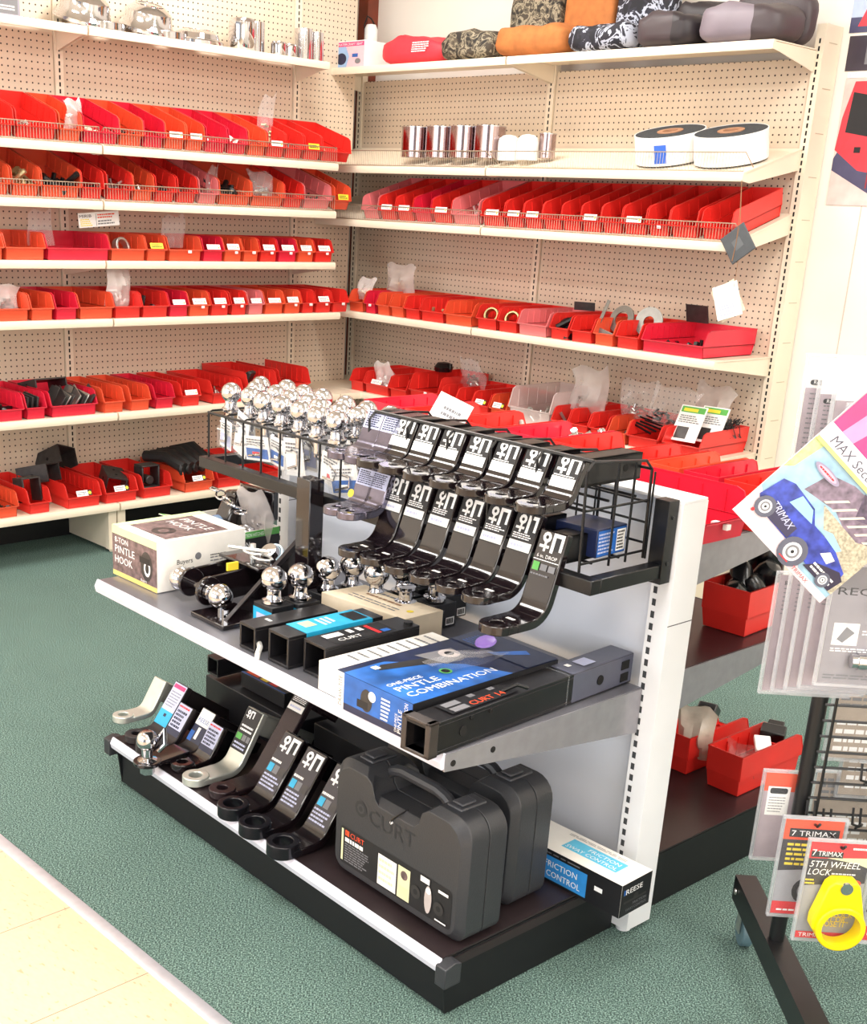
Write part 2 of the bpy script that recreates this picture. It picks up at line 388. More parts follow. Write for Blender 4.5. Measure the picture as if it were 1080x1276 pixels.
# ------------------------------------------------------------------ bins
def bin_meshes(w, l, h, wall=None):
    """front lip at y=0, back at y=l, base z=0, centred on x"""
    t = .0022; b = MB(); W2 = w/2; n = .006; hs = h*.42; lip = h*.46; sl = min(.04, l*.25); fo = .004
    for s in (-1, 1):
        xo, xi = s*W2, s*(W2-t); yo = .012
        # lower body wall (inset) and upper wall, joined by a ledge
        b.prism([(yo, 0), (.006, hs), (l-.006, hs), (l-.012, 0)], *(sorted((s*(W2-n), s*(W2-n-t)))))
        b.prism([(.004, hs-.002), (0, lip), (sl*.55, h*.93), (sl, h), (l, h), (l-.004, hs-.002)], *(sorted((xo, xi))))
        b.box((min(s*(W2-n-t), xo), .006, hs-.0022), (max(s*(W2-n-t), xo), l-.005, hs))
        # rolled top rim
        rim = [(0, lip), (sl*.55, h*.93), (sl, h), (l, h)]
        for (ya, za), (yb, zb) in zip(rim[:-1], rim[1:]):
            b.hexa([(s*(W2+.0012), ya, za-.003), (s*(W2+.0012), yb, zb-.003), (s*(W2-.003), yb, zb-.003), (s*(W2-.003), ya, za-.003),
                    (s*(W2+.0012), ya, za), (s*(W2+.0012), yb, zb), (s*(W2-.003), yb, zb), (s*(W2-.003), ya, za)])
        k = 5 if l < .35 else 8
        for i in range(k):   # divider ribs inside
            y = sl+.02+(l-sl-.05)*i/(k-1)
            b.box((min(xi, s*(W2-t-.003)), y, hs), (max(xi, s*(W2-t-.003)), y+.0018, h*.9))
    b.box((-W2+n, .012, 0), (W2-n, l-.012, t))
    b.hexa([(-W2+n, .012, 0), (W2-n, .012, 0), (W2-n, .0145, 0), (-W2+n, .0145, 0), (-W2+n, .006, hs), (W2-n, .006, hs), (W2-n, .0085, hs), (-W2+n, .0085, hs)])
    b.hexa([(-W2, .0025, hs-.002), (W2, .0025, hs-.002), (W2, .006, hs-.002), (-W2, .006, hs-.002), (-W2, -.003, lip), (W2, -.003, lip), (W2, .001, lip), (-W2, .001, lip)])
    b.box((-W2, -.0035, lip-.003), (W2, .002, lip))
    b.box((-.0012, -.0035, hs), (.0012, .002, lip-.001))
    b.hexa([(-W2+n, l-.0145, 0), (W2-n, l-.0145, 0), (W2-n, l-.012, 0), (-W2+n, l-.012, 0), (-W2+t, l-.006, hs), (W2-t, l-.006, hs), (W2-t, l-.003, hs), (-W2+t, l-.003, hs)])
    b.hexa([(-W2+t, l-.006, hs), (W2-t, l-.006, hs), (W2-t, l-.003, hs), (-W2+t, l-.003, hs), (-W2+t, l-.002, h), (W2-t, l-.002, h), (W2-t, l, h), (-W2+t, l, h)])
    return b
_BM = {}
def make_bin(F, u, v, z, w, l, h, c, label, group, tilt=0, rz=0, tagc=None, rd=None):
    key = (round(w, 2), l, h, c); w = round(w, 2) if w > .03 else w
    if key not in _BM: _BM[key] = bin_meshes(key[0]-.003, l, h).mesh('bin_body', BIN[c])
    t = bpy.data.objects.new('parts_bin', _BM[key]); COL.objects.link(t)
    tag(place(t, F, (u, v, z), rz, tilt), label, 'storage bin', group)
    if tagc:
        d = Decal(); ww = min(key[0]*.62, .07)
        if tagc == 'hang':      # card hanging inside above the lip
            d.rect(-ww/2, 0, ww/2, .022, PAPER).lines(-ww*.45, .004, ww*.3, .018, 3, GREYI, 3)
            d.circ(ww*.38, .008, .004, YELI)
            d.build('paper_label', t, (0, -.0005, h*.46+.002), X3, (0, .45, .9))
        elif tagc == 'small':
            d.rect(-.009, 0, .009, .011, PAPER).rect(-.006, .003, .005, .0045, GREYI)
            d.build('paper_label', t, (key[0]*.1, -.0045, h*.46-.014), X3, Z3)
        elif tagc == 'yellow':
            d.rect(-ww/2, 0, ww/2, .024, YELI).lines(-ww*.4, .004, ww*.4, .02, 2, INK, 5)
            d.build('paper_label', t, (0, -.0005, h*.46+.002), X3, (0, .45, .9))
        elif tagc == 'long':
            d.rect(-ww/2, 0, ww/2*.5, .024, PAPER).rect(ww*.25, 0, ww/2, .024, INK).circ(ww*.37, .012, .007, YELI).lines(-ww*.45, .004, ww*.2, .02, 2, GREYI, 4)
            d.build('paper_label', t, (0, -.0005, h*.46+.002), X3, (0, .45, .9))
        elif tagc == 'both':
            d.rect(-ww/2, 0, ww/2, .026, PAPER).lines(-ww*.45, .004, ww*.3, .022, 3, GREYI, 3).circ(ww*.36, .01, .004, YELI)
            d.build('paper_label', t, (0, -.0005, h*.46+.002), X3, (0, .45, .9))
            e = Decal().rect(-.008, 0, .008, .010, PAPER); e.build('price_sticker', t, (key[0]*.1, -.0045, h*.46-.014), X3, Z3)
    return t
def bag(F, u, v, z, w, h, th, label, seed=1, rz=0, tilt=0, m=None, cont=None, group=None, name='poly_bag'):
    rd = random.Random(seed); b = MB(); nx, nz = 9, 10; ph = [rd.random()*6 for _ in range(8)]
    def pt(i, j, sgn):
        x = i/nx*2-1; y = j/nz
        e = (1-x*x)**.6*(math.sin(math.pi*min(1, y*1.15+.08))**.6 if y < .8 else .35*(1-y)/.2+.05)
        nse = .16*math.sin(7*x+ph[0]+4*y)+.14*math.sin(11*y+ph[1]-3*x)+.1*math.sin(17*x*y+ph[2]) + .1*rd.uniform(-1, 1)
        X = x*w/2*(1-.25*math.sin(2.2*y+ph[3])*y)+.10*w*math.sin(3*y+ph[4])*y; Yy = sgn*th/2*e*(1+nse*1.6)+th*.3*math.sin(4*y+ph[5])*y+.06*w*nse*y
        return (X, Yy, h*y*(1-.12*abs(x)*math.sin(5*x+ph[6])))
    for sgn in (-1, 1):
        vs = [pt(i, j, sgn if 0 < i < nx else 0) for j in range(nz+1) for i in range(nx+1)]
        b.add(vs, [(j*(nx+1)+i, j*(nx+1)+i+1, (j+1)*(nx+1)+i+1, (j+1)*(nx+1)+i) for j in range(nz) for i in range(nx)])
    t = thing(name, label, 'plastic bag', F, (u, v, z), rz, group, tilt)
    o = b.build('film', m or CLEAR, t)
    if cont:
        c = MB()
        for i in range(14):
            c2 = MB().box((-.012, -.004, -.003), (.012, .004, .003)) if i % 2 else MB().cyl(.006, -.008, .008, n=8)
            c2.xf(Matrix.Translation((rd.uniform(-.3, .3)*w, rd.uniform(-.2, .2)*th, .012+rd.random()*h*.35)) @ Matrix.Rotation(rd.random()*3, 4, (rd.random(), rd.random(), rd.random())))
            c.add(c2.v, c2.f)
        c.build('contents', cont, t)
    return t
def pile(F, u, v, z, w, l, h, label, m, seed=1, n=26, size=.02, tilt=0, name='small_hardware'):
    rd = random.Random(seed); b = MB()
    for i in range(n):
        s = size*rd.uniform(.5, 1.2); k = rd.random()
        if k < .35: c = MB().cyl(s*.22, -s*.8, s*.8, n=8)
        elif k < .6: c = MB().ring(s*.55, s*.25, -s*.12, s*.12, n=12)
        elif k < .8: c = MB().box((-s*.7, -s*.35, -s*.12), (s*.7, s*.35, s*.12))
        else: c = MB().lathe([(s*.4, -s*.25), (s*.4, s*.25)], n=6)
        x, y = rd.uniform(-.5, .5)*w*.85, rd.uniform(.1, 1)*l; zz = .006+h*rd.random()*.8
        c.xf(Matrix.Translation((x, y, zz)) @ Matrix.Rotation(rd.uniform(-1.2, 1.2), 4, (rd.uniform(-1, 1), rd.uniform(-1, 1), .3)) @ Matrix.Rotation(rd.random()*6, 4, 'Z')); b.add(c.v, c.f)
    o = b.build(name, m); place(o, F, (u, v, z), 0, tilt); return tag(o, label, 'hardware', None, 'stuff')
ROWNAME = {
 ('L', 'A'): "left wall's top fenced shelf", ('L', 'B'): "left wall's second fenced shelf", ('L', 'C'): "left wall's upper plain shelf", ('L', 'D'): "left wall's middle plain shelf",
 ('L', 'E'): "left wall's second-lowest shelf", ('L', 'F'): "left wall's lowest shelf",
 ('B', 'B'): "back wall's fenced bin shelf", ('B', 'D'): "back wall's middle shelf", ('B', 'E'): "back wall's low shelf behind gondola"}
LENS = {('L', 'A'): .285, ('L', 'B'): .285, ('L', 'C'): .285, ('L', 'D'): .33, ('L', 'E'): .36, ('L', 'F'): .36, ('B', 'B'): .34, ('B', 'D'): .36, ('B', 'E'): .34}
def row(side, key, spec, h=.1, off=.012):
    rows = LROWS if side == 'L' else BROWS; F = FL if side == 'L' else FB
    z, d, rise, f = rows[key]; tl = math.atan2(rise, d-.024); l = LENS[(side, key)]
    for i, sp in enumerate(spec):
        a, b, c = sp[:3]; tg = sp[3] if len(sp) > 3 else None
        ex = sp[4] if len(sp) > 4 else {}
        hh = ex.get('h', h); ll = ex.get('l', l); vo = ex.get('v', 0)
        v = -d+off+vo+(.006 if rise else 0); zz = z+(-d*-1+v)*math.tan(tl)*(1 if rise else 0)+.0012
        wn = 'wide ' if b-a > .15 else ''
        n = i+1
        pos = ORD[n]+' from left,'
        what = {'hang': ', white label', 'both': ', label and sticker', 'small': ', lip sticker', 'yellow': ', yellow label', 'long': ', yellow-dot label'}.get(tg, '')
        make_bin(F, (a+b)/2, v, zz, b-a, ll, hh, c, f'{wn}{BINNAME[c]} bin{what}, {pos} {ROWNAME[(side, key)]}', 'bins on '+ROWNAME[(side, key)], tl, tagc=tg)
        ct = ex.get('c')
        if ct:
            m, sz, n_, hh2, desc = ct
            dz = .5*ll*math.sin(tl)*0
            pile(F, (a+b)/2, v+.012*math.cos(tl), zz+.004+.012*math.sin(tl), b-a-.02, ll*.45, hh2, f'{desc} in {ORD[n]} bin from left, {ROWNAME[(side, key)]}', m, seed=n*7+ord(key), n=n_, size=sz, tilt=tl)
PL = lambda m, sz=.02, n=22, h=.035, d='loose small hardware': {'c': (m, sz, n, h, d)}
row('L', 'A', [(-2.227,-2.113,'R'),(-2.111,-1.937,'R',None,PL(STEEL,.018,30,.03,'small zinc parts')),(-1.933,-1.829,'O'),(-1.827,-1.670,'P',None,PL(CARD,.035,8,.03,'pale tan rod pieces')),(-1.668,-1.560,'O',None,PL(DSTEEL,.02,18,.035,'dark small fittings')),
 (-1.558,-1.458,'P'),(-1.456,-1.357,'O','hang'),(-1.355,-1.261,'O','hang'),(-1.259,-1.146,'P',None,PL(PAPER,.03,8,.04,'white plastic pieces')),(-1.144,-1.041,'P',None,PL(PAPER,.03,7,.04,'white plastic pieces')),(-1.039,-.937,'O',None,PL(DSTEEL,.02,16,.03,'dark clips')),
 (-.935,-.836,'R','hang'),(-.834,-.731,'R',None,PL(DSTEEL,.022,14,.04,'dark and white clips')),(-.729,-.626,'R','yellow',PL(STEEL,.02,14,.03,'small fittings')),(-.624,-.456,'R',None,PL(BRASSY,.016,12,.025,'small brass parts'))])
row('L', 'B', [(-2.252,-2.138,'O',None,PL(BRASSY,.045,22,.06,'yellow zinc rings')),(-2.136,-2.015,'O',None,PL(BRASSY,.04,18,.06,'yellow zinc couplers')),(-2.011,-1.844,'O',None,PL(BLACK,.06,16,.06,'glossy black plastic tubes')),(-1.842,-1.741,'R',None,PL(BLACK,.03,8,.03,'black clips')),
 (-1.728,-1.612,'R',None,PL(STEEL,.03,18,.04,'silver washers')),(-1.610,-1.508,'O',None,PL(STEEL,.03,16,.03,'silver pins')),(-1.506,-1.401,'R',None,PL(DSTEEL,.02,12,.03,'dark screws')),(-1.399,-1.295,'R',None,PL(DSTEEL,.02,10,.02,'dark bolts')),
 (-1.293,-1.189,'K',None,PL(STEEL,.025,14,.03,'silver springs')),(-1.187,-1.016,'O',None,PL(BLACK,.05,22,.05,'black rods')),(-1.014,-.834,'O',None,PL(STEEL,.02,8,.02,'bagged pins')),(-.832,-.724,'R'),(-.722,-.557,'K',None,PL(BLACK,.02,14,.03,'black bushings')),(-.541,-.440,'O','yellow')])
row('L', 'C', [(-2.258,-2.180,'O'),(-2.175,-2.007,'O'),(-2.002,-1.724,'P'),(-1.720,-1.555,'O'),(-1.553,-1.449,'O','yellow'),(-1.444,-1.276,'O','small'),(-1.27,-1.161,'P','hang'),(-1.159,-1.062,'O','both'),(-1.06,-.968,'O','small'),(-.966,-.864,'R','both'),(-.862,-.753,'P','both'),(-.751,-.649,'O','both'),(-.647,-.538,'R','both')])
row('L', 'D', [(-2.288,-2.109,'O'),(-2.105,-2.005,'O',None,PL(STEEL,.025,8,.02,'silver clips')),(-2.001,-1.9,'P',None,PL(STEEL,.02,8,.015,'thin pins')),(-1.896,-1.738,'O',None,PL(DSTEEL,.02,8,.015,'few dark bits')),(-1.736,-1.609,'R'),(-1.607,-1.474,'R',None,PL(BLACK,.035,16,.06,'black plastic couplers')),
 (-1.472,-1.375,'P','hang'),(-1.373,-1.266,'O','both'),(-1.264,-1.159,'R','both'),(-1.157,-1.064,'R','both'),(-1.062,-.972,'K','hang'),(-.970,-.858,'O','hang'),(-.856,-.760,'O','both'),(-.758,-.676,'R','small'),(-.674,-.574,'R','both'),(-.572,-.471,'R','small')])
row('L', 'E', [(-2.321,-2.163,'P',None,PL(BLACK,.04,10,.04,'black clamps')),(-2.157,-2.063,'P'),(-2.05,-1.835,'P'),(-1.807,-1.711,'O'),(-1.682,-1.582,'O'),(-1.564,-1.461,'P'),(-1.426,-1.328,'R','hang'),(-1.267,-1.098,'R',None,PL(STEEL,.022,34,.04,'shiny zinc fittings')),(-1.074,-.902,'R','small',{'h':.125}),(-.862,-.686,'R',None,{'h':.125,'v':.03})])
row('L', 'F', [(-2.345,-2.204,'O',None,PL(BLACK,.03,8,.03,'black hooks')),(-2.160,-2.063,'R'),(-1.988,-1.833,'R','long'),(-1.812,-1.653,'R','long'),(-1.629,-1.477,'R'),(-1.416,-1.254,'O','long'),(-1.239,-1.097,'R'),(-1.081,-.862,'R')])
row('B', 'B', [(.339,.452,'K',None,PL(DSTEEL,.03,10,.05,'dark pipe pieces')),(.454,.567,'R','hang'),(.569,.679,'R','hang'),(.681,.795,'P'),(.797,.917,'R','hang'),(.919,1.078,'K',None,PL(HAZY,.03,10,.03,'cloudy packets')),(1.089,1.223,'R','hang'),(1.225,1.324,'R','hang'),(1.326,1.425,'R','hang'),
 (1.427,1.523,'R'),(1.525,1.62,'R'),(1.622,1.719,'R','hang'),(1.721,1.818,'R'),(1.82,1.933,'R','hang'),(1.935,2.034,'R','small'),(2.036,2.156,'R'),(2.172,2.298,'R')])
row('B', 'D', [(.275,.39,'O'),(.392,.474,'P','small'),(.476,.567,'O'),(.569,.663,'O'),(.665,.767,'R'),(.769,.919,'R',None,PL(BRASSY,.03,8,.03,'brass rings')),(.921,1.089,'O'),(1.114,1.233,'R'),(1.238,1.346,'R'),(1.348,1.511,'K'),(1.521,1.624,'R',None,PL(BLACK,.045,14,.07,'black clips')),(1.63,1.741,'R'),(1.747,1.847,'O'),(1.857,1.965,'R'),
 (1.975,2.26,'P',None,PL(BLACK,.03,14,.04,'black and white clips'))])
row('B', 'E', [(.297,.401,'R'),(.403,.575,'R','hang'),(.577,.70,'R'),(.715,.902,'R','small',{'h':.13}),(.914,1.013,'R'),(1.015,1.112,'R'),(1.114,1.213,'R','long'),(1.22,1.316,'O','long'),(1.328,1.556,'C',None,{'h':.15,'c':(STEEL,.03,30,.05,'shiny bolts')}),(1.566,1.656,'R',None,PL(STEEL,.03,14,.06,'crumpled foil pieces')),(1.658,1.761,'R'),(1.763,1.854,'R'),(1.86,1.953,'O',None,PL(DSTEEL,.03,8,.03,'dark fittings')),(1.955,2.10,'R'),(2.122,2.289,'R')])
# loose things on the wall shelves ------------------------------------------------
def chan(w, d, h, t=.006, hole=True):   # bent steel channel / angle bracket, opening down
    b = MB().box((-w/2, 0, h-t), (w/2, d, h)).box((-w/2, 0, 0), (-w/2+t, d, h-t)).box((w/2-t, 0, 0), (w/2, d, h-t))
    if hole:
        for s in (-1, 1): b.cyl(.007, s*w/2-.0008, s*w/2+.0008, (0, d*.5, h*.45), 'x', 14, 1)
        for k in (.3, .7): b.cyl(.006, -.0004, .0006, (0, d*k, h), 'z', 14, 1)
    return b
DST = [DSTEEL, SLOT]
def bracket(F, p, dims, label, rz=0, tilt=0, ry=0, m=None, bev=.004):
    o = chan(*dims).build('steel_bracket', m or DST, bev=bev); place(o, F, p, rz, tilt, ry); return tag(o, label, 'bracket')
zE, zF = .5965, .216
bracket(FL, (-1.965, -.25, zE+.10), (.15, .13, .035), 'black steel mounting plate with holes lying on top of the fourth bin row from top', .1, -.25)
for i in range(7):
    o = MB().box((-.003, 0, 0), (.003, .13, .075)).build('steel_plate', STEEL if i % 2 else DSTEEL, bev=.001)
    place(o, FL, (-2.005+i*.022, -.355, zE+.012), .3*(i % 3)-.2, .25, .5); tag(o, 'flat steel plate standing askew in wide crimson bin, second-lowest left shelf', 'steel plate', 'steel plates leaning in a wide bin')
for i in range(3):
    o = MB().box((-.004, 0, 0), (.004, .1, .07)).build('steel_plate', DSTEEL, bev=.001)
    place(o, FL, (-2.14+i*.022, -.36, zE+.012), .1, .1, .1); tag(o, 'dark steel plate upright in narrow crimson bin, second-lowest left shelf', 'steel plate', 'steel plates in a narrow bin')
o = MB().prism([(0, 0), (.09, 0), (.10, .03), (.05, .09), (.03, .085), (.05, .03), (0, .015)], -.03, .03).cyl(.008, -.032, .032, (0, .06, .06), 'x', 14, 1).build('coupler_latch', DST, bev=.004)
tag(place(o, FL, (-.985, -.34, zE+.025), .5, .15), 'dark cast coupler latch sticking out of a red bin near the corner', 'coupler latch')
bracket(FL, (-2.11, -.33, zF+.035), (.085, .07, .10), 'plain dark steel angle standing in narrow red bin on lowest shelf', .1, -.15)
bracket(FL, (-1.95, -.22, zF+.085), (.10, .15, .075), 'grey two-hole steel channel lying across the lowest shelf bins', .5, -.25, .1)
bracket(FL, (-1.83, -.13, zF+.13), (.11, .14, .08), 'black steel channel bracket topmost of pile on lowest shelf', .3, -.5, .3)
bracket(FL, (-1.72, -.31, zF+.03), (.09, .13, .06), 'dark steel channel in the long-label bin on lowest shelf', -.3, .2, .2)
o = MB(); o.add(*(lambda r: (r.v, r.f))(MB().box((-.045, 0, 0), (-.037, .07, .09)).box((.037, 0, 0), (.045, .07, .09)).box((-.045, 0, .09), (.045, .07, .097)).box((-.045, 0, -.003), (.045, .07, .004)).cyl(.02, .01, .06, (0, 0, .03), 'y')))
o = o.build('square_u_bolt_guide', DSTEEL, bev=.006); tag(place(o, FL, (-1.55, -.33, zF+.03), .0), 'grey steel square tube sleeve standing in bin of lowest left shelf', 'square sleeve')
for i in range(5):
    b = MB().tube([(0, 0, .05), (.03, .1, .085+.006*i), (.05, .21, .075)], .026, 8).lathe([(.026, 0), (.03, .01), (.02, .02)], (0, 0, .045), 'y', 12)
    o = b.build('rubber_bump_sleeve', mat('black_rubber', (26, 25, 26), .55, var=.2)); place(o, FL, (-1.40+i*.042, -.36+.01*i, zF+.035+(.018 if i % 2 else .02)), .55)
    tag(o, 'black rubber sleeve lying in stack in orange bin, lowest shelf near gondola', 'rubber sleeve', 'black rubber sleeves in an orange bin')
# coupler rings and springs in the upper bins
for u, v, z, r, l in ((-1.64, -.27, 1.235, .04, 'grey'), (1.17, -.36, 1.02, .034, 'pale brass'), (1.29, -.36, 1.015, .034, 'pale brass')):
    F = FL if u < 0 else FB
    o = MB().ring(r, r*.72, -.014, .014, n=32).build('bearing_race', mat('dull_brass', (150, 138, 100), .3, .9) if F is FB else STEEL, bev=.002); place(o, F, (u, v, z+.005), .3, 1.25)
    tag(o, {-1.64: 'grey steel bearing race standing in orange bin, upper plain left shelf', 1.17: 'brass-coloured bearing race in the eighth bin, back wall middle shelf', 1.29: 'brass-coloured bearing race in the ninth bin, back wall middle shelf'}[u], 'bearing race')
o = MB().box((-.075, 0, 0), (-.06, .004, .13)).box((-.06, 0, 0), (.02, .004, .02)).build('frame_bracket', mat('dull_steel', (128, 126, 122), .35, .8, var=.1), bev=.001); place(o, FB, (1.80, -.37, 1.0), 0, -.2, .25); tag(o, 'bare steel right-angle strip leaning in orange bin, back wall middle shelf', 'steel strip')
o = MB().ring(.056, .03, -.003, .003, n=30).build('lock_disc', mat('dull_steel', (128, 126, 122), .35, .8, var=.1)); place(o, FB, (1.79, -.28, 1.066), 0, R_(70)); tag(o, 'round steel disc standing in bins beside the right-angle strip', 'steel disc')
o = MB().ring(.058, .022, -.003, .003, n=30).build('lock_disc', mat('dull_steel', (128, 126, 122), .35, .8, var=.1)); place(o, FB, (1.90, -.25, 1.066), .2, R_(75)); tag(o, 'round steel disc nearer the wide crimson bin, back wall middle shelf', 'steel disc')
o = MB().box((-.05, 0, 0), (.05, .004, .07)).build('steel_plate', DSTEEL); place(o, FB, (2.03, -.11, 1.072), 0, .3); tag(o, 'dark flat plate standing behind the steel discs, back wall middle shelf', 'steel plate')
o = MB().box((-.045, 0, 0), (.045, .003, .035)).build('steel_clip', DSTEEL, bev=.001); place(o, FB, (1.50, -.15, 1.072), .4, .2); tag(o, 'small dark clip lying on bins below the middle upright of back wall', 'clip')
# bags
bag(FL, -.865, -.22, 1.655+.03, .085, .19, .035, 'clear zip bag standing up out of a red bin, topmost left shelf', 3, .1, cont=BRASSY)
bag(FL, -1.84, -.26, 1.67, .09, .11, .05, 'white and clear bag of parts in orange bin, topmost fenced left shelf', 4, .3, m=HAZY, cont=PAPER)
bag(FL, -1.17, -.25, 1.455, .08, .12, .04, 'clear bag of springs in faded pink bin, second fenced left shelf', 5, .2, cont=STEEL)
bag(FL, -.93, -.27, 1.455, .13, .11, .05, 'clear bag hanging over orange bin, second fenced left shelf', 6, 0, cont=STEEL)
bag(FL, -1.96, -.2, 1.24, .12, .13, .03, 'thin clear bag behind the wide crimson bin, upper plain shelf', 7)
bag(FL, -1.36, -.22, 1.24, .11, .13, .04, 'thin clear bag rising behind yellow-labelled bin, upper plain shelf', 8)
bag(FL, -1.68, -.29, 1.0, .13, .19, .06, 'big hazy white bag bulging over red bin, middle left shelf', 9, .2, m=HAZY, cont=PAPER)
bag(FL, -2.19, -.3, 1.0, .14, .10, .06, 'clear bag in the leftmost bin, middle left shelf', 10, m=HAZY, cont=DSTEEL)
bag(FB, .33, -.33, 1.02, .10, .10, .05, 'small cloudy bag in orange bin at corner, back middle shelf', 11, m=HAZY, cont=CARD)
bag(FB, .45, -.22, 1.05, .20, .14, .07, 'large cloudy brownish bag above corner bins, back middle shelf', 12, m=HAZY, cont=CARD)
bag(FB, .50, -.34, .625, .13, .12, .06, 'clear bag of small parts in red bin, low shelf near corner', 13, m=HAZY, cont=PAPER)
bag(FB, .96, -.22, .68, .15, .13, .08, 'clear bag standing among bins left of the clear bin', 14, cont=STEEL)
bag(FB, 1.62, -.23, .66, .20, .20, .11, 'large white-tinged zip bag behind bins right of the clear bin', 15, m=HAZY, cont=STEEL)
bag(FB, 1.86, -.2, .66, .15, .16, .08, 'clear bag in the middle of the low back-wall bins', 16, cont=STEEL)
bag(FB, 2.04, -.24, .66, .19, .17, .09, 'clear bag of black clips on low back-wall shelf', 17, cont=BLACK)
bag(FB, 2.17, -.12, .66, .17, .18, .08, 'clear bag behind the white carded packs, low back-wall shelf', 18, m=HAZY)
for i in range(9):
    o = MB().box((-.045, -.003, -.003), (.045, .003, .003)).build('cable_tie_clip', BLACK)
    place(o, FB, (1.99+.012*(i % 4), -.34+.01*i, .665+.008*i), .3*i, .2, .3); tag(o, 'black plastic strip in loose bundle on low back-wall bins', 'plastic strip', 'black plastic strips')
for i in range(2):
    t = thing('carded_pack', ['white carded pack with yellow-green top in rightmost low bin', 'second white carded pack, behind the yellow-green one'][i], 'carded pack', FB, (2.17+.06*i, -.33+.06*i, .645), .1, tilt=-.55)
    MB().box((-.055, 0, 0), (.055, .004, .15)).build('card', PAPER, t)
    d = Decal().rect(-.05, .12, .05, .145, GREENI).rect(-.04, .125, .02, .138, YELI).rect(-.04, .01, .01, .06, DSTEEL).lines(-.045, .075, .045, .11, 4, GREYI, 2); d.build('print', t, (0, -.0002, 0), X3, Z3)
o = MB()
rd = random.Random(5)
for i in range(60): o.tube([(rd.uniform(-.05, .05), rd.uniform(-.05, .05), 0), (rd.uniform(-.06, .06), rd.uniform(-.06, .06), .07)], .0018, 4)
o = o.build('wire_ties', DSTEEL); tag(place(o, FB, (2.25, -.16, .66)), 'bristling dark wire ties in the rightmost bin of low back-wall shelf', 'wire ties', None, 'stuff')
o = MB().lathe([(0, .045), (.03, .04), (.045, .02), (.04, 0), (0, -.002)]).cyl(.008, -.005, .02, (.045, 0, .02)).build('dust_boot', mat('glossy_black_rubber', (18, 18, 20), .25)); place(o, FB, (.75, -.2, .728)); tag(o, 'black rubber boot lying on top of red bins, low back shelf', 'rubber boot')
# standing tag on the upper plain shelf
t = thing('hang_tag', 'white price tag in clear sleeve standing above crimson bin, left wall', 'tag', FL, (-1.725, -.25, 1.318), 0, ry=-.09)
MB().box((-.093, 0, 0), (.093, .001, .056)).build('card', PAPER, t)
Decal().text('MIRIB', -.088, .038, .011, INK, w=.055).lines(-.085, .004, -.03, .034, 4, YELI, 2).rect(-.014, .004, -.012, .05, GREYI).lines(-.006, .03, .08, .05, 2, ORAI, 4).lines(-.006, .006, .07, .026, 2, GREYI, 5).build('print', t, (0, -.0002, 0), X3, Z3)
# cans, rolls and cups behind the wire fence
zc = 1.6176+.06
def can(u, v, z, r, h, label, grp):
    t = thing('steel_can', label, 'can', FB, (u, v, z), group=grp)
    MB().lathe([(r-.002, 0), (r, .002), (r, h-.003)], n=32).build('can_body', mat('polished_can', (176, 156, 156), .1, 1, var=.05), t)
    MB().ring(r+.0025, r-.006, h-.004, h, n=32).cyl(r-.006, h-.010, h-.008, n=32).build('rim', CHROME, t); return t
TB = math.atan2(.10, .3946-.024)
def onB(v): return 1.6176+(.3946+v)*math.tan(TB)+.0035
for i, u in enumerate((.607, .757, .90, 1.046)):
    c = can(u, -.32, onB(-.32+.055)+.001, .066, .128, ['leftmost', 'second', 'third', 'rightmost'][i]+' of the four polished steel cans behind the wire fence', 'polished cans')
for i, (u, v) in enumerate(((1.168, -.335), (1.263, -.325))):
    o = MB().lathe([(.044, 0), (.044, .07), (.04, .085), (.025, .096), (0, .1)], n=28).build('white_dust_cap', mat('white_plastic', (240, 240, 238), .35)); place(o, FB, (u, v, onB(v+.046)))
    tag(o, ['left of two white domed plastic caps beside the cans', 'right of two white domed plastic caps, below the chrome cup'][i], 'plastic cap', 'white domed caps')
can(1.32, -.27, onB(-.24), .034, .095, 'small chrome cup behind the white domed caps on back shelf', None)
for i, u in enumerate((1.905, 2.165)):
    t = thing('hook_tape_roll', ['left thick white roll of black grip tape with blue tape strip', 'right thick white roll of black grip tape at shelf end'][i], 'tape roll', FB, (u, -.24, onB(-.24)+.003), group='rolls behind the wire fence', tilt=TB)
    R0 = .128; t.scale = (1, 1, 1)
    MB().ring(R0, .03, 0, .10, n=48).build('roll', mat('grey_felt_edge', (52, 56, 60), .9, var=.3, scale=120, bump=.4), t)
    MB().ring(R0+.003, R0+.0005, 0.001, .101, n=48).build('paper_wrap', PAPER, t)
    MB().ring(.048, .028, .0, .103, n=32).build('cardboard_core', mat('core_board', (170, 125, 95), .7), t)
    if i == 0: MB().add([(R0*1.03*math.cos(a), R0*1.03*math.sin(a), zz) for zz in (0.01, .075) for a in [R_(278+5*k) for k in range(5)]], [(k, k+1, 6+k, 5+k) for k in range(4)]).build('blue_tape', mat('blue_masking_tape', (60, 110, 215), .6), t)
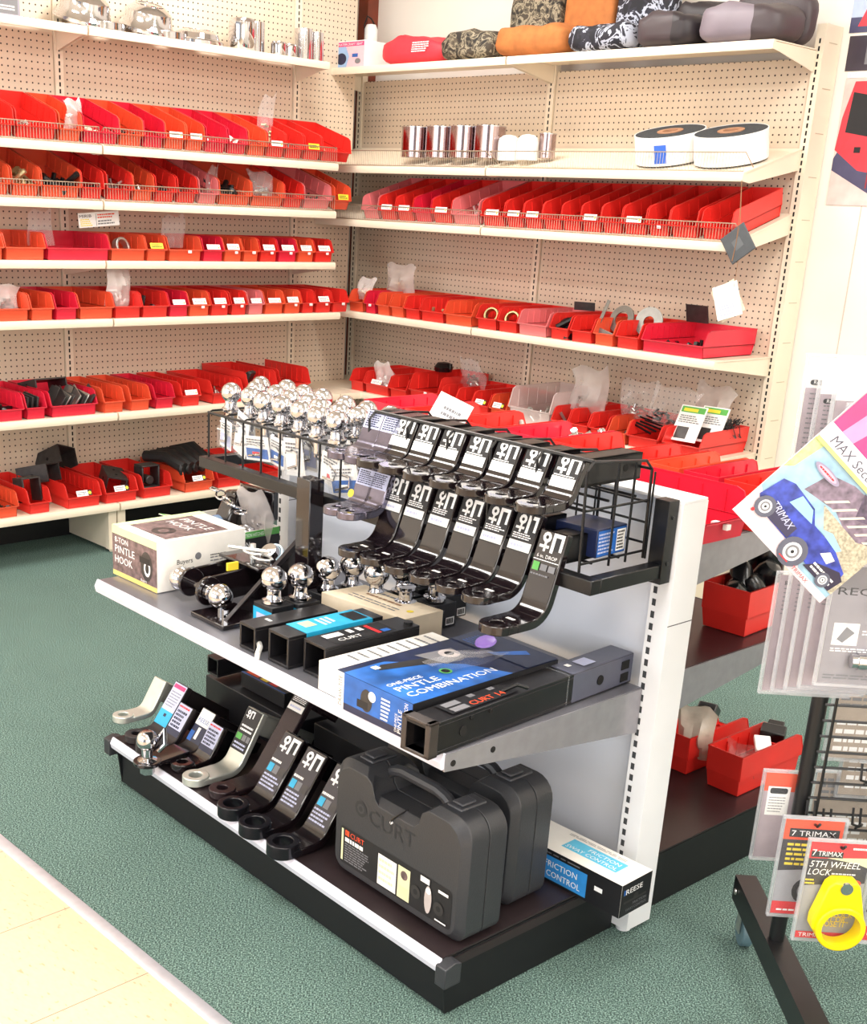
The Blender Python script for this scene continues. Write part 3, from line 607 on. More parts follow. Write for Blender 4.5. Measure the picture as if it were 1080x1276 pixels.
# hub covers, cups and cans on the top left shelf
zt = 2.0411
def dome(u, v, z, r, h, label, rz=0, tilt=0):
    t = thing('hub_cover', label, 'hub cover', FL, (u, v, z), rz, 'chrome hub covers', tilt)
    MB().lathe([(r, 0), (r, .012), (r*.94, .018), (r*.86, h*.35), (r*.8, h*.7), (r*.55, h*.92), (0, h)], n=40).build('dome', CHROME, t)
    MB().ring(r*.5, r*.42, h*.9, h*.97, n=32).ring(r*1.02, r*.9, 0, .008, n=40).build('rim', CHROME, t)
MX = [('leftmost chrome hub cover, tilted, on the topmost left shelf', -1.70, .115, .105, .3), ('middle tilted chrome hub cover on the topmost left shelf', -1.41, .115, .10, .28), ('flat chrome hub cover left of the chrome cups', -1.165, .11, .055, .1)]
for lb, u, r, h, tl in MX:
    dome(u, -.125, zt+.002+r*math.sin(tl), r, h, lb, 0, tl)
    if tl > .15:
        o = MB().ring(r*.98, r*.8, 0, .028, n=40).build('hub_ring', CHROME, bev=.002); tag(place(o, FL, (u+.05, -.135, zt+.001)), 'chrome trim ring under the '+lb.split(' chrome')[0]+' hub cover', 'trim ring')
def cup(u, v, r, h, label, dm=True):
    o = MB().lathe([(r*.96, 0), (r, .004), (r, h*.86), (r*.93, h*.9), (r*.9, h*.97), (r*.6, h), (0, h)] if dm else [(r, 0), (r, h), (r-.003, h), (r-.003, h-.01), (0, h-.011)], n=32).build('chrome_cup', CHROME)
    tag(place(o, FL, (u, v, zt+.0015)), label, 'chrome cup', 'chrome hub cups on the top shelf')
for u, v, r, h, lb, dm in ((-.955, -.16, .058, .13, 'tall domed chrome cup, leftmost of the cups on top shelf', True), (-.845, -.10, .046, .13, 'tall flat-topped chrome cup next to the leftmost one', False), (-.765, -.17, .034, .06, 'short domed chrome cup right of the two tall ones', True),
    (-.69, -.15, .034, .06, 'second short domed chrome cup on top shelf', True), (-.60, -.14, .040, .13, 'tall chrome cup right of the short ones', False), (-.52, -.13, .036, .125, 'last tall chrome cup near the corner on top shelf', False)): cup(u, v, r, h, lb, dm)
t = thing('grey_carton', 'small grey and white carton at the left end of top shelf', 'carton', FL, (-2.10, -.14, zt+.001)); MB().box((-.14, -.05, 0), (.10, .05, .075)).build('carton', mat('grey_print', (150, 146, 160), .5), t, bev=.002); Decal().rect(.0, .01, .09, .06, GREYI).lines(.01, .02, .08, .04, 2, INKW).build('print', t, (0, -.0501, 0), X3, Z3)
# top back shelf: boat box, red bag, seat covers
zb = 2.0477+.001
t = thing('printed_carton', 'pink and white carton with blue seat pictures, top shelf corner', 'carton', FB, (.03, -.19, zb))
MB().box((-.155, -.09, 0), (.165, .09, .115)).build('carton', PAPER, t, bev=.002)
d = Decal().rect(-.15, .003, .163, .112, LAVI).poly([(-.15, .003), (.04, .003), (.06, .05), (.03, .1), (.0, .112), (-.15, .112)], mat('sky_ink', (150, 185, 225), .5)).poly([(.04, .003), (.163, .003), (.163, .112), (.0, .112), (.03, .1), (.06, .05)], mat('blush_ink', (240, 190, 200), .5))
d.rect(-.03, .092, .16, .110, PINKI).text('WATERCRAFT SEAT', -.025, .096, .010, INKW, w=.175).circ(-.09, .055, .035, NAVYI, .028).circ(.005, .04, .035, NAVYI, .025).rect(-.13, .075, -.02, .08, NAVYI).rect(-.10, .005, -.06, .03, INK).rect(.08, .045, .12, .06, BLUEI).circ(.12, .028, .02, GREYI, .012)
d.build('print', t, (0, -.0902, 0), X3, Z3)
o = MB().lathe([(.03, 0), (.032, .01), (.032, .08), (.022, .1), (0, .104)], n=20).tube([(-.04, 0, .05), (-.05, 0, .1), (-.03, 0, .14), (.0, 0, .125), (.02, 0, .1)], .004, 6, 1).build('white_jug', [mat('white_plastic', (240, 240, 238), .35), BLACK]); tag(place(o, FB, (-.02, -.05, zb+.1165)), 'white jug with black handle behind the printed carton', 'jug')
def pad(name, label, F, p, lx, ly, lz, m, rz=0, tilt=0, sq=.45, puff=.12, seed=0, mats2=None, cat='seat cushion', parent=None, taper=0, part=None):
    b = MB(); nu, nv = 26, 13; rd = random.Random(seed); ph = [rd.random()*6 for _ in range(5)]
    def sp(x, e): return math.copysign(abs(x)**e, x)
    vs = []
    for j in range(nv+1):
        ph_ = -math.pi/2+math.pi*j/nv
        for i in range(nu):
            th = 2*math.pi*i/nu
            x = sp(math.cos(ph_), sq)*sp(math.cos(th), sq); y = sp(math.cos(ph_), sq)*sp(math.sin(th), sq); z = sp(math.sin(ph_), sq+.15)
            w = 1+puff*(math.sin(3*x+ph[0])*math.sin(2.5*y+ph[1]))+.04*math.sin(9*x+5*z+ph[2])
            k = 1-taper*(x+1)/2
            vs.append((x*lx/2, y*ly/2*w, (z*lz/2*w*k+lz/2*w*k)))
    fs = [(j*nu+i, j*nu+(i+1) % nu, (j+1)*nu+(i+1) % nu, (j+1)*nu+i) for j in range(nv) for i in range(nu)]
    b.add(vs, fs)
    if mats2:
        for q, f in enumerate(b.f):
            cx = sum(b.v[k][0] for k in f)/4
            if cx > lx*.12: b.m[q] = 1
    zmin = min(v[2] for v in b.v); b.v = [(x, y, z-zmin) for x, y, z in b.v]
    if parent: return b.build(part, [m]+([mats2] if mats2 else []), parent, loc=p, rot=(tilt, rz, 0))
    o = b.build(name, [m]+([mats2] if mats2 else [])); place(o, F, p, rz, tilt); return tag(o, label, cat)
def camo(name, cols, scale):
    m = mat(name, cols[0], .75); nt = m.node_tree; p = nt.nodes['Principled BSDF']; tc = nt.nodes.new('ShaderNodeTexCoord')
    n = nt.nodes.new('ShaderNodeTexNoise'); n.inputs['Scale'].default_value = scale; n.inputs['Detail'].default_value = 6; n.inputs['Distortion'].default_value = 1.5
    r = nt.nodes.new('ShaderNodeValToRGB'); r.color_ramp.interpolation = 'CONSTANT'; e = r.color_ramp.elements
    e[0].color = (*lin(cols[0]), 1); e[1].position = .43; e[1].color = (*lin(cols[1]), 1)
    for q, c in enumerate(cols[2:]): x = e.new(.5+.07*q); x.color = (*lin(c), 1)
    nt.links.new(tc.outputs['Object'], n.inputs['Vector']); nt.links.new(n.outputs['Fac'], r.inputs[0]); nt.links.new(r.outputs[0], p.inputs['Base Color']); return m
CAMO = camo('leaf_camo_fabric', [(40, 36, 32), (92, 84, 70), (150, 140, 118), (70, 62, 52)], 22)
CAMOK = camo('black_camo_fabric', [(26, 26, 34), (40, 40, 52), (175, 180, 195), (32, 32, 42)], 14)
ORF = mat('tan_orange_fabric', (178, 108, 54), .8, var=.12, scale=30, bump=.3)
DGF = mat('dark_grey_vinyl', (70, 60, 64), .5, var=.06, scale=14)
LGF = mat('light_grey_vinyl', (132, 122, 132), .5, var=.05, scale=14)
DBF = mat('deep_grey_vinyl', (44, 38, 42), .5, var=.1, scale=14)
pad('nylon_bag', 'red nylon bag with white print and blue piping on top back shelf', FB, (.48, -.2, zb), .42, .17, .115, mat('red_nylon', (222, 52, 66), .6, var=.05, bump=.2), puff=.1, seed=2, sq=.6, cat='bag')
def seat(label, u, lx, m, hb, m2=None, seed=1, bx=.12, bw=.9, v=-.20, hz=.115, lean=.15):
    t = thing('seat_cover_set', label, 'seat cushion', FB, (u, v, zb))
    pad(None, None, None, (0, -.01, 0), lx, .22, hz, m, parent=t, part='seat_pad', seed=seed, mats2=m2, puff=.08)
    if hb: pad(None, None, None, (bx, .125, .004), lx*bw, .08, hb, m if not m2 else m2, parent=t, part='back_pad', seed=seed+1, rz=lean*.3, puff=.03)
    return t
seat('leaf-camouflage seat cover with upright back, top back shelf', .84, .31, CAMO, .30, seed=3, bx=.20, bw=.88)
seat('tan-orange seat cover with upright back between the camouflage ones', 1.195, .38, ORF, .32, seed=5, bx=.13, bw=.66)
seat('black camouflage seat cover with pale streaks, top back shelf', 1.55, .32, CAMOK, .30, seed=7, bx=.05, bw=.86, hz=.10)
seat('dark grey vinyl seat cushion with low back, top back shelf', 1.845, .255, DGF, .17, DBF, seed=9, bx=.02, bw=1.0, hz=.12)
seat('two-tone grey vinyl seat at right end of top back shelf', 2.155, .34, LGF, .18, DGF, seed=11, bx=.0, bw=.95, hz=.125)
# white print on the red bag
Decal().lines(0, 0, .11, .045, 5, INKW, 3).build('bag_print', [o for o in COL.objects if o.name.startswith('nylon_bag')][0], (.03, -.0885, .045), X3, (0, .15, 1))
# hanging samples at the shelf end
t = thing('hanging_sample_plate', 'black diamond-shaped sample plate hanging on string from shelf end', 'sample plate', FB, (2.345, -.41, 1.382))
MB().box((-.052, -.003, -.052), (.052, .003, .052)).build('plate', mat('dark_rubber_plate', (78, 82, 86), .6), t, bev=.002, rot=(0, R_(45+8), 0)); Decal().rect(-.018, -.018, .018, .018, mat('plate_boss', (98, 102, 106), .5)).build('moulded_square', t, (0, -.0032, 0), (.66, 0, -.75), (.75, 0, .66))
MB().tube([(-.02, 0, .21), (-.008, -.002, .10), (-.005, -.005, .0), (-.012, -.005, -.06)], .0012, 5).tube([(-.02, 0, .21), (-.001, -.002, .07), (-.01, -.005, -.06)], .001, 5).build('string', mat('tan_string', (150, 110, 80), .8), t)
t = thing('hanging_card_stack', 'stack of white cards hanging askew in front of back pegboard', 'cards', FB, (2.335, -.41, 1.185))
MB().box((-.05, -.004, -.06), (.05, .0, .06)).build('front_card', PAPER, t, rot=(0, R_(-20), 0)); MB().box((-.05, .001, -.06), (.05, .003, .06)).build('rear_card', CARD, t, rot=(0, R_(-32), 0))
MB().tube([(.02, -.004, .05), (.02, 0, .14)], .001, 5).build('string', mat('tan_string', (150, 110, 80), .8), t)
Decal().lines(-.035, -.05, .03, -.01, 4, LAVI, 3).build('print', t, (0, -.0042, 0), (.94, 0, .34), (-.34, 0, .94))
# wall posters ---------------------------------------------------------------
def poster(label, u0, z0, w, h, fn):
    t = thing('wall_poster', label, 'poster', FB, (u0, .097, z0)); MB().box((0, 0, 0), (w, .0015, h)).build('sheet', PAPER, t)
    d = Decal(); fn(d); d.build('print', t, (0, -.0002, 0), X3, Z3)
RDC = mat('vehicle_red_ink', (226, 52, 66), .4, var=.08); SHD = mat('ground_shadow_ink', (70, 68, 100), .4, var=.1, scale=20); GRD = mat('ground_ink', (222, 196, 190), .5, var=.1, scale=20)  # SHD: shadow on the ground below the vehicles, printed as dark colour
def p1(d): d.rect(0, 0, .5, .16, mat('sky_ink2', (176, 190, 215), .4)).rect(0, 0, .5, .05, SHD).poly([(.03, .02), (.07, .11), (.5, .11), (.5, .02)], RDC).circ(.11, .03, .03, INK)
def p2(d): d.rect(0, 0, .5, .115, mat('night_ink', (58, 50, 62), .3)).rect(.07, .02, .13, .10, GREYI).circ(.10, .06, .018, INK).circ(.10, .06, .012, INKW)
def p3(d):
    d.rect(0, 0, .5, .43, GRD).poly([(0, .12), (0, .16), (.02, .20), (.5, .2), (.5, .0), (.16, .04)], SHD)
    d.poly([(.0, .19), (.01, .30), (.04, .42), (.5, .42), (.5, .06), (.10, .12)], RDC).poly([(.03, .25), (.04, .385), (.125, .37), (.12, .235)], INK).rect(.14, .06, .145, .42, mat('crimson_line', (150, 20, 30), .4)).rect(.075, .18, .10, .20, INK).circ(.22, .06, .045, INK)
poster('topmost wall poster showing red off-road vehicle under pale sky', 2.365, 2.11, .5, .16, p1)
poster('narrow dark wall poster with round lock, between two red ones', 2.372, 1.985, .5, .115, p2)
poster('large wall poster of a red vehicle with dark window', 2.382, 1.53, .5, .43, p3)
t = thing('poster_caption', 'grey caption strip reading EASY TO below the dark poster', 'caption strip', FB, (2.385, .097, 1.962)); MB().box((0, 0, 0), (.45, .001, .02)).build('strip', PAPER, t); Decal().text('EASY TO', .01, .004, .012, LAVI).build('print', t, (0, -.0002, 0), X3, Z3)

# ================================================================== gondola
L = 1.2246; ZS, DS, DB, ZB = .561, .5736, .5429, .1324
g = thing('gondola_shelf', 'white double-sided gondola with black base standing on the green carpet', 'gondola', FG, (0, 0, 0))
WPANEL = mat('white_panel', (226, 230, 240), .3, var=.02, scale=5)
MB().box((.013, .004, .10), (L-.012, .03, .945)).build('back_panel', WPANEL, g)
for u, first in ((-.014, False), (L-.013, True)):
    b = MB().box((u, -.022, .012), (u+.05, .058, .945))
    z = .10
    while z < .93:
        b.add([(u+.007, -.0224, z), (u+.016, -.0224, z), (u+.016, -.0224, z+.014), (u+.007, -.0224, z+.014)], [(0, 1, 2, 3)], 1); z += IN
    b.box((u+.0498, -.022, .70), (u+.0504, .058, .702), 1)
    up_ = b.build('upright', [WHITE, mat('slot_grey', (60, 62, 66), .8, var=0)], g, bev=.002)
    MB().lathe([(.016, 0), (.016, .006), (.008, .014)], (u+.025, .0, .0)).build('levelling_foot', WHITE, up_)
MB().box((-.014, -.02, .945), (L+.037, .056, .951)).build('top_cap', WHITE, g, bev=.001)
def gshelf(z, d, front, top, face=.03, lip=True, base=False):
    s = 1 if front else -1
    b = MB()
    def pr(pts, u0, u1, m=0):
        pts = [(s*-y, zz) for y, zz in pts]
        if not front: pts = [(y+.036, zz) for y, zz in pts]
        b.prism(pts if front else pts[::-1], u0, u1, m)
    pr([(d, z-.004), (d, z), (.024, z), (.024, z-.004)], .004, L-.004)
    sh = b.build('shelf', top, g)
    b = MB()
    pr([(d+.006, z-face), (d+.010, z-face*.5), (d+.002, z+.001), (d-.002, z+.001), (d-.002, z-face)], .002, L-.002)
    b.build('front_lip', mat('lavender_white_lip', (226, 226, 240), .25, .1, var=.03) if front else mat('grey_brown_lip', (92, 88, 92), .3, .3), sh, bev=.001)
    if not base:
        for u in (.001, L-.005):
            b = MB(); pr([(d, z-.002), (d, z-.034), (d-.05, z-.04), (.024, z-.098), (.024, z-.002)], u, u+.004)
            br = b.build('bracket', mat('grey_bracket', (152, 150, 156), .3, .4), sh)
            if front:
                h_ = MB()
                for y, r in ((d-.02, .006), (d-.12, .006)): h_.cyl(r, u+.003, u+.0052, (0, -y, z-.022), 'x', 16)
                h_.build('bracket_hole', SLOT, br)
    return sh
gshelf(ZS, DS, True, GREYM)
gshelf(ZB, DB, True, DECKB, base=True, face=.028)
gshelf(.845, .50, False, mat('grey_bracket', (152, 150, 156), .3, .4))
gshelf(.572, .53, False, DECKB)
gshelf(.137, .60, False, DECKB, base=True)
MB().box((.01, -DB+.02, .004), (L-.01, -DB+.024, ZB-.026)).build('kick_plate', KICK_SHADE, g)
MB().box((.01, DB+.085, .004), (L-.01, DB+.089, ZB-.006)).build('kick_plate', KICK_SHADE, g)
for u, s in ((.004, -1), (L-.008, 1)):
    e = MB().prism([(-DB+.02, .002), (-DB+.004, ZB-.006), (-.024, ZB-.006), (-.024, .002)], u, u+.005).build('base_end', KICK_SHADE, g)
    e = MB().prism([(.06, .002), (.06, ZB-.001), (DB+.09, ZB-.001), (DB+.086, .002)], u, u+.005).build('base_end', KICK_SHADE, g)
    MB().prism([(-.03, ZB-.03), (-DB+.03, ZB-.03), (-DB+.03, ZB-.010), (-.03, ZB-.010)], u+s*.004, u+s*.004+.003).build('side_rail', DECKB, g)
    MB().prism([(-DB-.012, ZB-.05), (-DB-.012, ZB-.008), (-DB+.012, ZB-.001), (-DB+.03, ZB-.006), (-DB+.03, ZB-.05)], min(u+s*.002, u+s*.03), max(u+s*.002, u+s*.03)).build('corner_cap', PLAST, g, bev=.002)

# display rack of black tube and wire that hangs on the uprights
rk = thing('wire_display_rack', 'black tube and wire rack hooked on gondola top, holding tow balls and mounts', 'display rack', FG, (0, 0, 0))
VF = -.245
def sqt(b, a, c, h=.014): b.box([min(a[i], c[i])-h for i in range(3)], [max(a[i], c[i])+h for i in range(3)])
b = MB(); sqt(b, (-.02, VF, .815), (L+.012, VF, .815)); b.build('front_rail', BLACK, rk, bev=.002)
for u in (-.02, L+.012):
    b = MB(); sqt(b, (u, VF+.028, .815), (u, -.055, .815)); b.build('side_rail', BLACK, rk, bev=.002)
    b = MB().box((u-.017, -.055, .79), (u+.017, -.024, .953)); b.cyl(.004, .017, .019, (u, -.040, .83), 'x', 10).cyl(.004, .017, .019, (u, -.04, .92), 'x', 10); b.build('hook_plate', BLACK, rk, bev=.003)
pm = MB().box((.428, -.300, ZS+.0015), (.478, -.2595, .868)).build('post', GLOSS, rk, bev=.002)
# left basket
b = MB(); H0, H1 = .83, .942
for i in range(9): u = -.01+.075*i; b.tube([(u, VF, H0), (u, VF, H1), (u, VF+.01, H1+.004), (u, .0, H1+.004)], .0028, 6)
for z in (H1,): b.tube([(-.012, VF, z), (.60, VF, z)], .0035, 6)
for v in (-.17, -.10, -.03): b.tube([(-.012, v, H1+.004), (.60, v, H1+.004)], .0026, 6)
b.build('ball_basket', BLACK, rk)
# right, taller basket
b = MB(); H1 = 1.035; UR = 1.20
for u in (.60, .72, .84, .96, 1.08, UR):
    b.tube([(u, VF+.01, .83), (u, VF+.004, H1-.015), (u, VF+.02, H1), (u, -.07, H1-.012), (u, -.05, H1-.03), (u, -.045, .83)], .0030, 6)
b.tube([(UR, -.15, .83), (UR, -.15, H1-.006)], .0026, 6).tube([(UR, -.10, .83), (UR, -.10, H1-.008)], .0026, 6)
b.tube([(.60, VF+.02, H1), (UR, VF+.02, H1)], .004, 6).tube([(.60, -.05, H1-.03), (UR, -.05, H1-.03)], .003, 6).tube([(.6, VF+.012, .945), (UR, VF+.012, .945)], .003, 6)
for z in (.86, .90, .94): b.tube([(.6, -.045, z), (UR, -.045, z)], .0024, 6)
for i in range(14): u = .62+.045*i; b.tube([(u, -.045, .83), (u, -.045, 1.0)], .0022, 6)
for z in (.945, .845): b.tube([(UR, VF+.012, z), (UR, -.05, z)], .0026, 6)
for v in (-.2, -.12): b.tube([(.6, v, .842), (UR, v, .842)], .0026, 6)
for v in (-.17, -.09): b.tube([(.6, v, .957), (UR, v, .957)], .0026, 6)
b.build('mount_basket', BLACK, rk)

# ------------------------------------------------------------------ ball mounts
PURP = mat('bluish_bagged_steel', (120, 116, 132), .16, .9, var=.1)
def icon(d, x, y, s):  # gear emblem and block bracket, white
    d.circ(x+.22*s, y+.80*s, .19*s, INKW, n=10).circ(x+.22*s, y+.80*s, .07*s, INK, n=8)
    d.rect(x+.17*s, y+.30*s, x+.27*s, y+.70*s, INKW, True).rect(x-.02*s, y+.42*s, x+.40*s, y+.52*s, INKW, True)
    d.rect(x+.48*s, y+.40*s, x+.98*s, y+1.0*s, INKW).rect(x+.62*s, y+.40*s, x+.86*s, y+.86*s, INK).rect(x+.48*s, y+.30*s, x+.62*s, y+.42*s, INKW)
def hitch(label, F, p, w=.062, reach=.09, H=.08, lean=.25, t=.016, m=None, lab='icon', shank=.10, rz=0, tilt=0, ry=0, group=None, ringt=1.25, Rr=.032, hole=.013, dots=True, seed=1, ringm=None, horiz=False):
    m = m or GLOSS
    o = thing('ball_mount', label, 'ball mount', F, p, rz, group, tilt, ry)
    A = math.pi/2-lean; path = [(w*.30, t/2), (reach-Rr, t/2)]; nn = 7
    for i in range(1, nn+1):
        a = A*i/nn; path.append((reach-Rr+Rr*math.sin(a), t/2+Rr-Rr*math.cos(a)))
    pd = (math.sin(lean), math.cos(lean)); y0, z0 = path[-1]
    path.append((y0+pd[0]*H, z0+pd[1]*H))
    nr = []
    for i in range(len(path)):
        a = path[max(0, i-1)]; c = path[min(len(path)-1, i+1)]; l = math.hypot(c[0]-a[0], c[1]-a[1]); nr.append((-(c[1]-a[1])/l, (c[0]-a[0])/l))
    up_ = [(p_[0]+n_[0]*t/2, p_[1]+n_[1]*t/2) for p_, n_ in zip(path, nr)]; lo_ = [(p_[0]-n_[0]*t/2, p_[1]-n_[1]*t/2) for p_, n_ in zip(path, nr)]
    b = MB(); n = len(path); vs = []
    for x in (-w/2, w/2): vs += [(x, *q) for q in up_]+[(x, *q) for q in lo_]
    fs = []
    for i in range(n-1):
        fs += [(i, i+1, 2*n+i+1, 2*n+i), (n+i, n+i+1, 3*n+i+1, 3*n+i), (i, i+1, n+i+1, n+i), (2*n+i, 2*n+i+1, 3*n+i+1, 3*n+i)]
    fs += [(0, n, 3*n, 2*n), (n-1, 2*n-1, 4*n-1, 3*n-1)]
    b.add(vs, fs); b.build('drop_plate', m, o, bev=.0025)
    rg = MB().ring(w/2, hole, 0, t*ringt, n=32)
    for sx in (-1, 1): rg.box((min(sx*w*.30, sx*w/2), 0, .0005), (max(sx*w*.30, sx*w/2), w*.34, t-.0005))
    rg.build('ball_platform', ringm or m, o, bev=.002)
    # shank, square tube running back from the top of the plate
    ye, ze = path[-1]; back = (pd[1], -pd[0]); s = .0255
    c0 = (ye+back[0]*t/2-pd[0]*.028, ze+back[1]*t/2-pd[1]*.028)
    if horiz: back = (1, 0); pdk = (0, 1)
    else: pdk = pd
    q = lambda al, ac: (c0[0]+back[0]*al+pdk[0]*ac, c0[1]+back[1]*al+pdk[1]*ac)
    b = MB()
    for (x0, x1, a0, a1) in ((-s, s, s-.005, s), (-s, s, -s, -s+.005), (-s, -s+.005, -s, s), (s-.005, s, -s, s)):
        b.prism([q(0, a0), q(shank, a0), q(shank, a1), q(0, a1)], x0, x1)
    hp = q(shank*.72, 0)
    b.cyl(.0075, s-.0002, s+.0006, (0, hp[0], hp[1]), 'x', 14, 1)
    b.build('shank', [BLACK if m is GLOSS else m, SLOT], o)
    # printed label on the plate face
    fo = (up_[-1][0]-pd[0]*H, up_[-1][1]-pd[1]*H); d = Decal(); x0, x1 = -w*.46, w*.46; W = x1-x0
    if lab == 'icon':
        hh = min(H, .078); y0 = H-hh; d.rect(0, y0, W, H-.002, INK); icon(d, W*.12, H-.056, .050); d.lines(W*.08, H-.054, W*.95, H-.042, 3, INKW, seed).rect(W*.02, y0+.002, W*.97, y0+.020, PAPER).lines(W*.12, y0+.006, W*.85, y0+.016, 1, LAVI, seed)
    elif lab == 'short':
        d.rect(0, 0, W, H-.002, INK); icon(d, W*.12, H-.054, .050); d.lines(W*.06, H-.052, W*.94, H-.040, 3, INKW, seed).rect(W*.02, .001, W*.97, .021, PAPER).lines(W*.1, .005, W*.85, .017, 1, LAVI, seed)
    elif lab == 'silver':
        d.rect(0, H*.35, W, H-.004, LAVI).lines(W*.08, H*.4, W*.92, H-.006, 7, NAVYI, seed, .6)
    elif lab == 'tall':
        icon(d, W*.10, H-.057, .054); d.rect(0, H-.058, W, H-.0565, INKW).text('6 in. DROP', W*.1, H-.053, .007, INKW, w=W*.8).rect(W*.05, H-.078, W*.3, H-.062, GREENI).rect(W*.36, H-.076, W*.62, H-.064, GREYI).rect(W*.68, H-.076, W*.94, H-.064, GREYI).lines(W*.05, H-.088, W*.8, H-.082, 1, GREYI, 3)
    elif lab == 'photo':
        d.rect(0, 0, W, H*.96, mat('label_dark', (52, 48, 56), .3)); icon(d, W*.10, H*.96-.060, .058)
        d.rect(W*.05, H*.30, W*.32, H*.44, CYANI).rect(W*.36, H*.30, W*.62, H*.44, GREYI).rect(W*.66, H*.30, W*.95, H*.44, DSTEEL).lines(W*.05, H*.03, W*.95, H*.27, 4, LAVI, seed).lines(W*.05, H*.46, W*.7, H*.54, 1, INKW, seed)
    elif lab == 'card':
        d.rect(0, 0, W, H*.98, LAVI).rect(0, 0, W, H*.34, CYANI).lines(W*.1, H*.42, W*.9, H*.8, 6, GREYI, seed, .3).rect(W*.05, H*.86, W*.95, H*.95, PINKI).rect(W*.4, H*.2, W*.6, H*.27, NAVYI)
    elif lab == 'card2':
        d.rect(0, 0, W, H*.98, LAVI).rect(0, 0, W, H*.2, NAVYI).lines(W*.08, H*.22, W*.92, H*.8, 5, NAVYI, seed, .6).lines(W*.05, H*.84, W*.95, H*.95, 1, REDI, seed)
    elif lab == 'reese':
        d.rect(0, 0, W, H*.98, NAVYI).rect(0, H*.5, W, H*.98, PAPER).text('REESE', W*.1, H*.6, .011, BLUEI, w=W*.8).rect(W*.4, H*.1, W*.6, H*.45, PAPER).rect(0, 0, W*.3, H*.3, BLUEI)
    elif lab == 'seven':
        d.rect(0, H*.12, W, H*.98, INK); icon(d, W*.1, H*.98-.034, .030); d.lines(W*.1, H*.5, W*.9, H*.66, 2, INKW, seed).rect(W*.05, H*.34, W*.4, H*.46, GREENI).rect(W*.45, H*.34, W*.7, H*.46, GREYI).rect(W*.75, H*.34, W*.95, H*.46, GREYI).lines(W*.1, H*.15, W*.9, H*.3, 2, LAVI, seed)
    if d.f: d.build('printed_label', o, (x0, fo[0], fo[1]), X3, (0, pd[0], pd[1]))
    if dots and lab in ('icon', 'tall', 'photo'):
        Decal().rect(0, 0, .020, .008, PAPER).build('price_sticker', o, (-.008, reach-Rr-.022 if lab == 'icon' else .03, t), X3, Y3)
    return o
GT, GM = 'ball mounts in the upper row of the rack', 'ball mounts in the lower row of the rack'
tu = [.604, .66, .703, .772, .845, .921, .994, 1.07, 1.148]
for i, u in enumerate(tu):
    sil = i < 2
    z = .945
    hitch(('bagged bluish steel ball mount, %s in upper row of the wire rack' % ('leftmost' if i == 0 else 'second')) if sil else f'glossy black ball mount with white emblem, {ORD[i+1]} from left in upper rack row',
          FG, (u, VF-.075, z), reach=.082, H=.066, lean=.42, lab='silver' if sil else 'short', ringt=1.0, hole=.010, Rr=.038, horiz=True, m=PURP if sil else None, group=GT, seed=i, w=.058 if sil else .064, t=.016, shank=.17 if i == 8 else .08)
mu = [.615, .66, .705, .774, .848, .924, .997, 1.07]
for i, u in enumerate(mu):
    sil = i < 2
    hitch(('bagged bluish steel ball mount with %s, lower rack row' % ('yellow dot, leftmost' if i == 0 else 'plain label, second')) if sil else f'black ball mount with a medium drop, {ORD[i+1]} from left in lower rack row',
          FG, (u, VF-.115 if not sil else VF-.09, .828 if sil else .762), reach=.095 if not sil else .075, H=.06 if sil else .118, lean=.36, horiz=True, ringt=1.0, hole=.010, Rr=.05 if not sil else .035, lab='silver' if sil else 'icon', m=PURP if sil else None, group=GM, seed=i+20, w=.058 if sil else .064, shank=.07)
hitch('long black ball mount reading 6 in. DROP, rightmost of lower rack row', FG, (1.145, VF-.14, .728), reach=.11, H=.128, lean=.30, horiz=True, lab='tall', ringt=1.0, hole=.013, Rr=.05, group=GM, w=.066, t=.018, shank=.12)
o = MB().lathe([(.009, 0), (.009, .0008)], n=20).build('yellow_dot', YELI); tag(place(o, FG, (.615, VF-.052, .868), 0, R_(70)), 'yellow price dot stuck on bluish mount in the lower rack row', 'sticker')
t = thing('long_shank_carton', 'small blue box with data label tucked in right end of wire rack', 'carton', FG, (1.135, -.145, .846), .06)
MB().box((-.045, -.04, 0), (.055, .055, .055)).build('carton', NAVYI, t, bev=.002)
Decal().rect(0, 0, .09, .05, BLUEI).lines(.003, .004, .055, .046, 6, LAVI, 4).rect(.06, .004, .088, .046, PAPER).lines(.062, .006, .086, .044, 6, INK, 4, .6).build('print', t, (.0552, -.038, .002), Y3, Z3)
# chrome balls ------------------------------------------------------------
def ball_mesh(r=.0254, neck=.015, hn=.022, flange=.022, stem=.04):
    b = MB(); pr = [(.009, -stem), (.0095, -.001), (flange, -.001), (flange, .006), (neck*1.15, .009), (neck, .016), (neck, .016+hn*.4)]
    c = .016+hn*.4+math.sqrt(max(r*r-neck*neck, 0)); a0 = math.asin(neck/r)
    for i in range(15):
        a = a0+(math.pi-.22-a0)*i/14; pr.append((r*math.sin(a), c-r*math.cos(a)))
    pr.append((0, pr[-1][1])); b.lathe(pr, n=28); return b
BB = ball_mesh().mesh('tow_ball', CHROMEB); BB2 = ball_mesh(.0295, .016, .026, .026, .0).mesh('tow_ball', CHROME)
bl = [(.02, -.20), (.096, -.193), (.019, -.118), (-.045, -.06), (.096, -.118), (.182, -.212), (.245, -.208), (.033, -.035), (.17, -.128), (.322, -.213), (.115, -.045), (.309, -.145), (.395, -.218), (.24, -.125), (.385, -.143), (.475, -.225), (.195, -.045), (.31, -.070), (.45, -.145), (.53, -.165), (.39, -.068), (.545, -.09), (.47, -.07)]
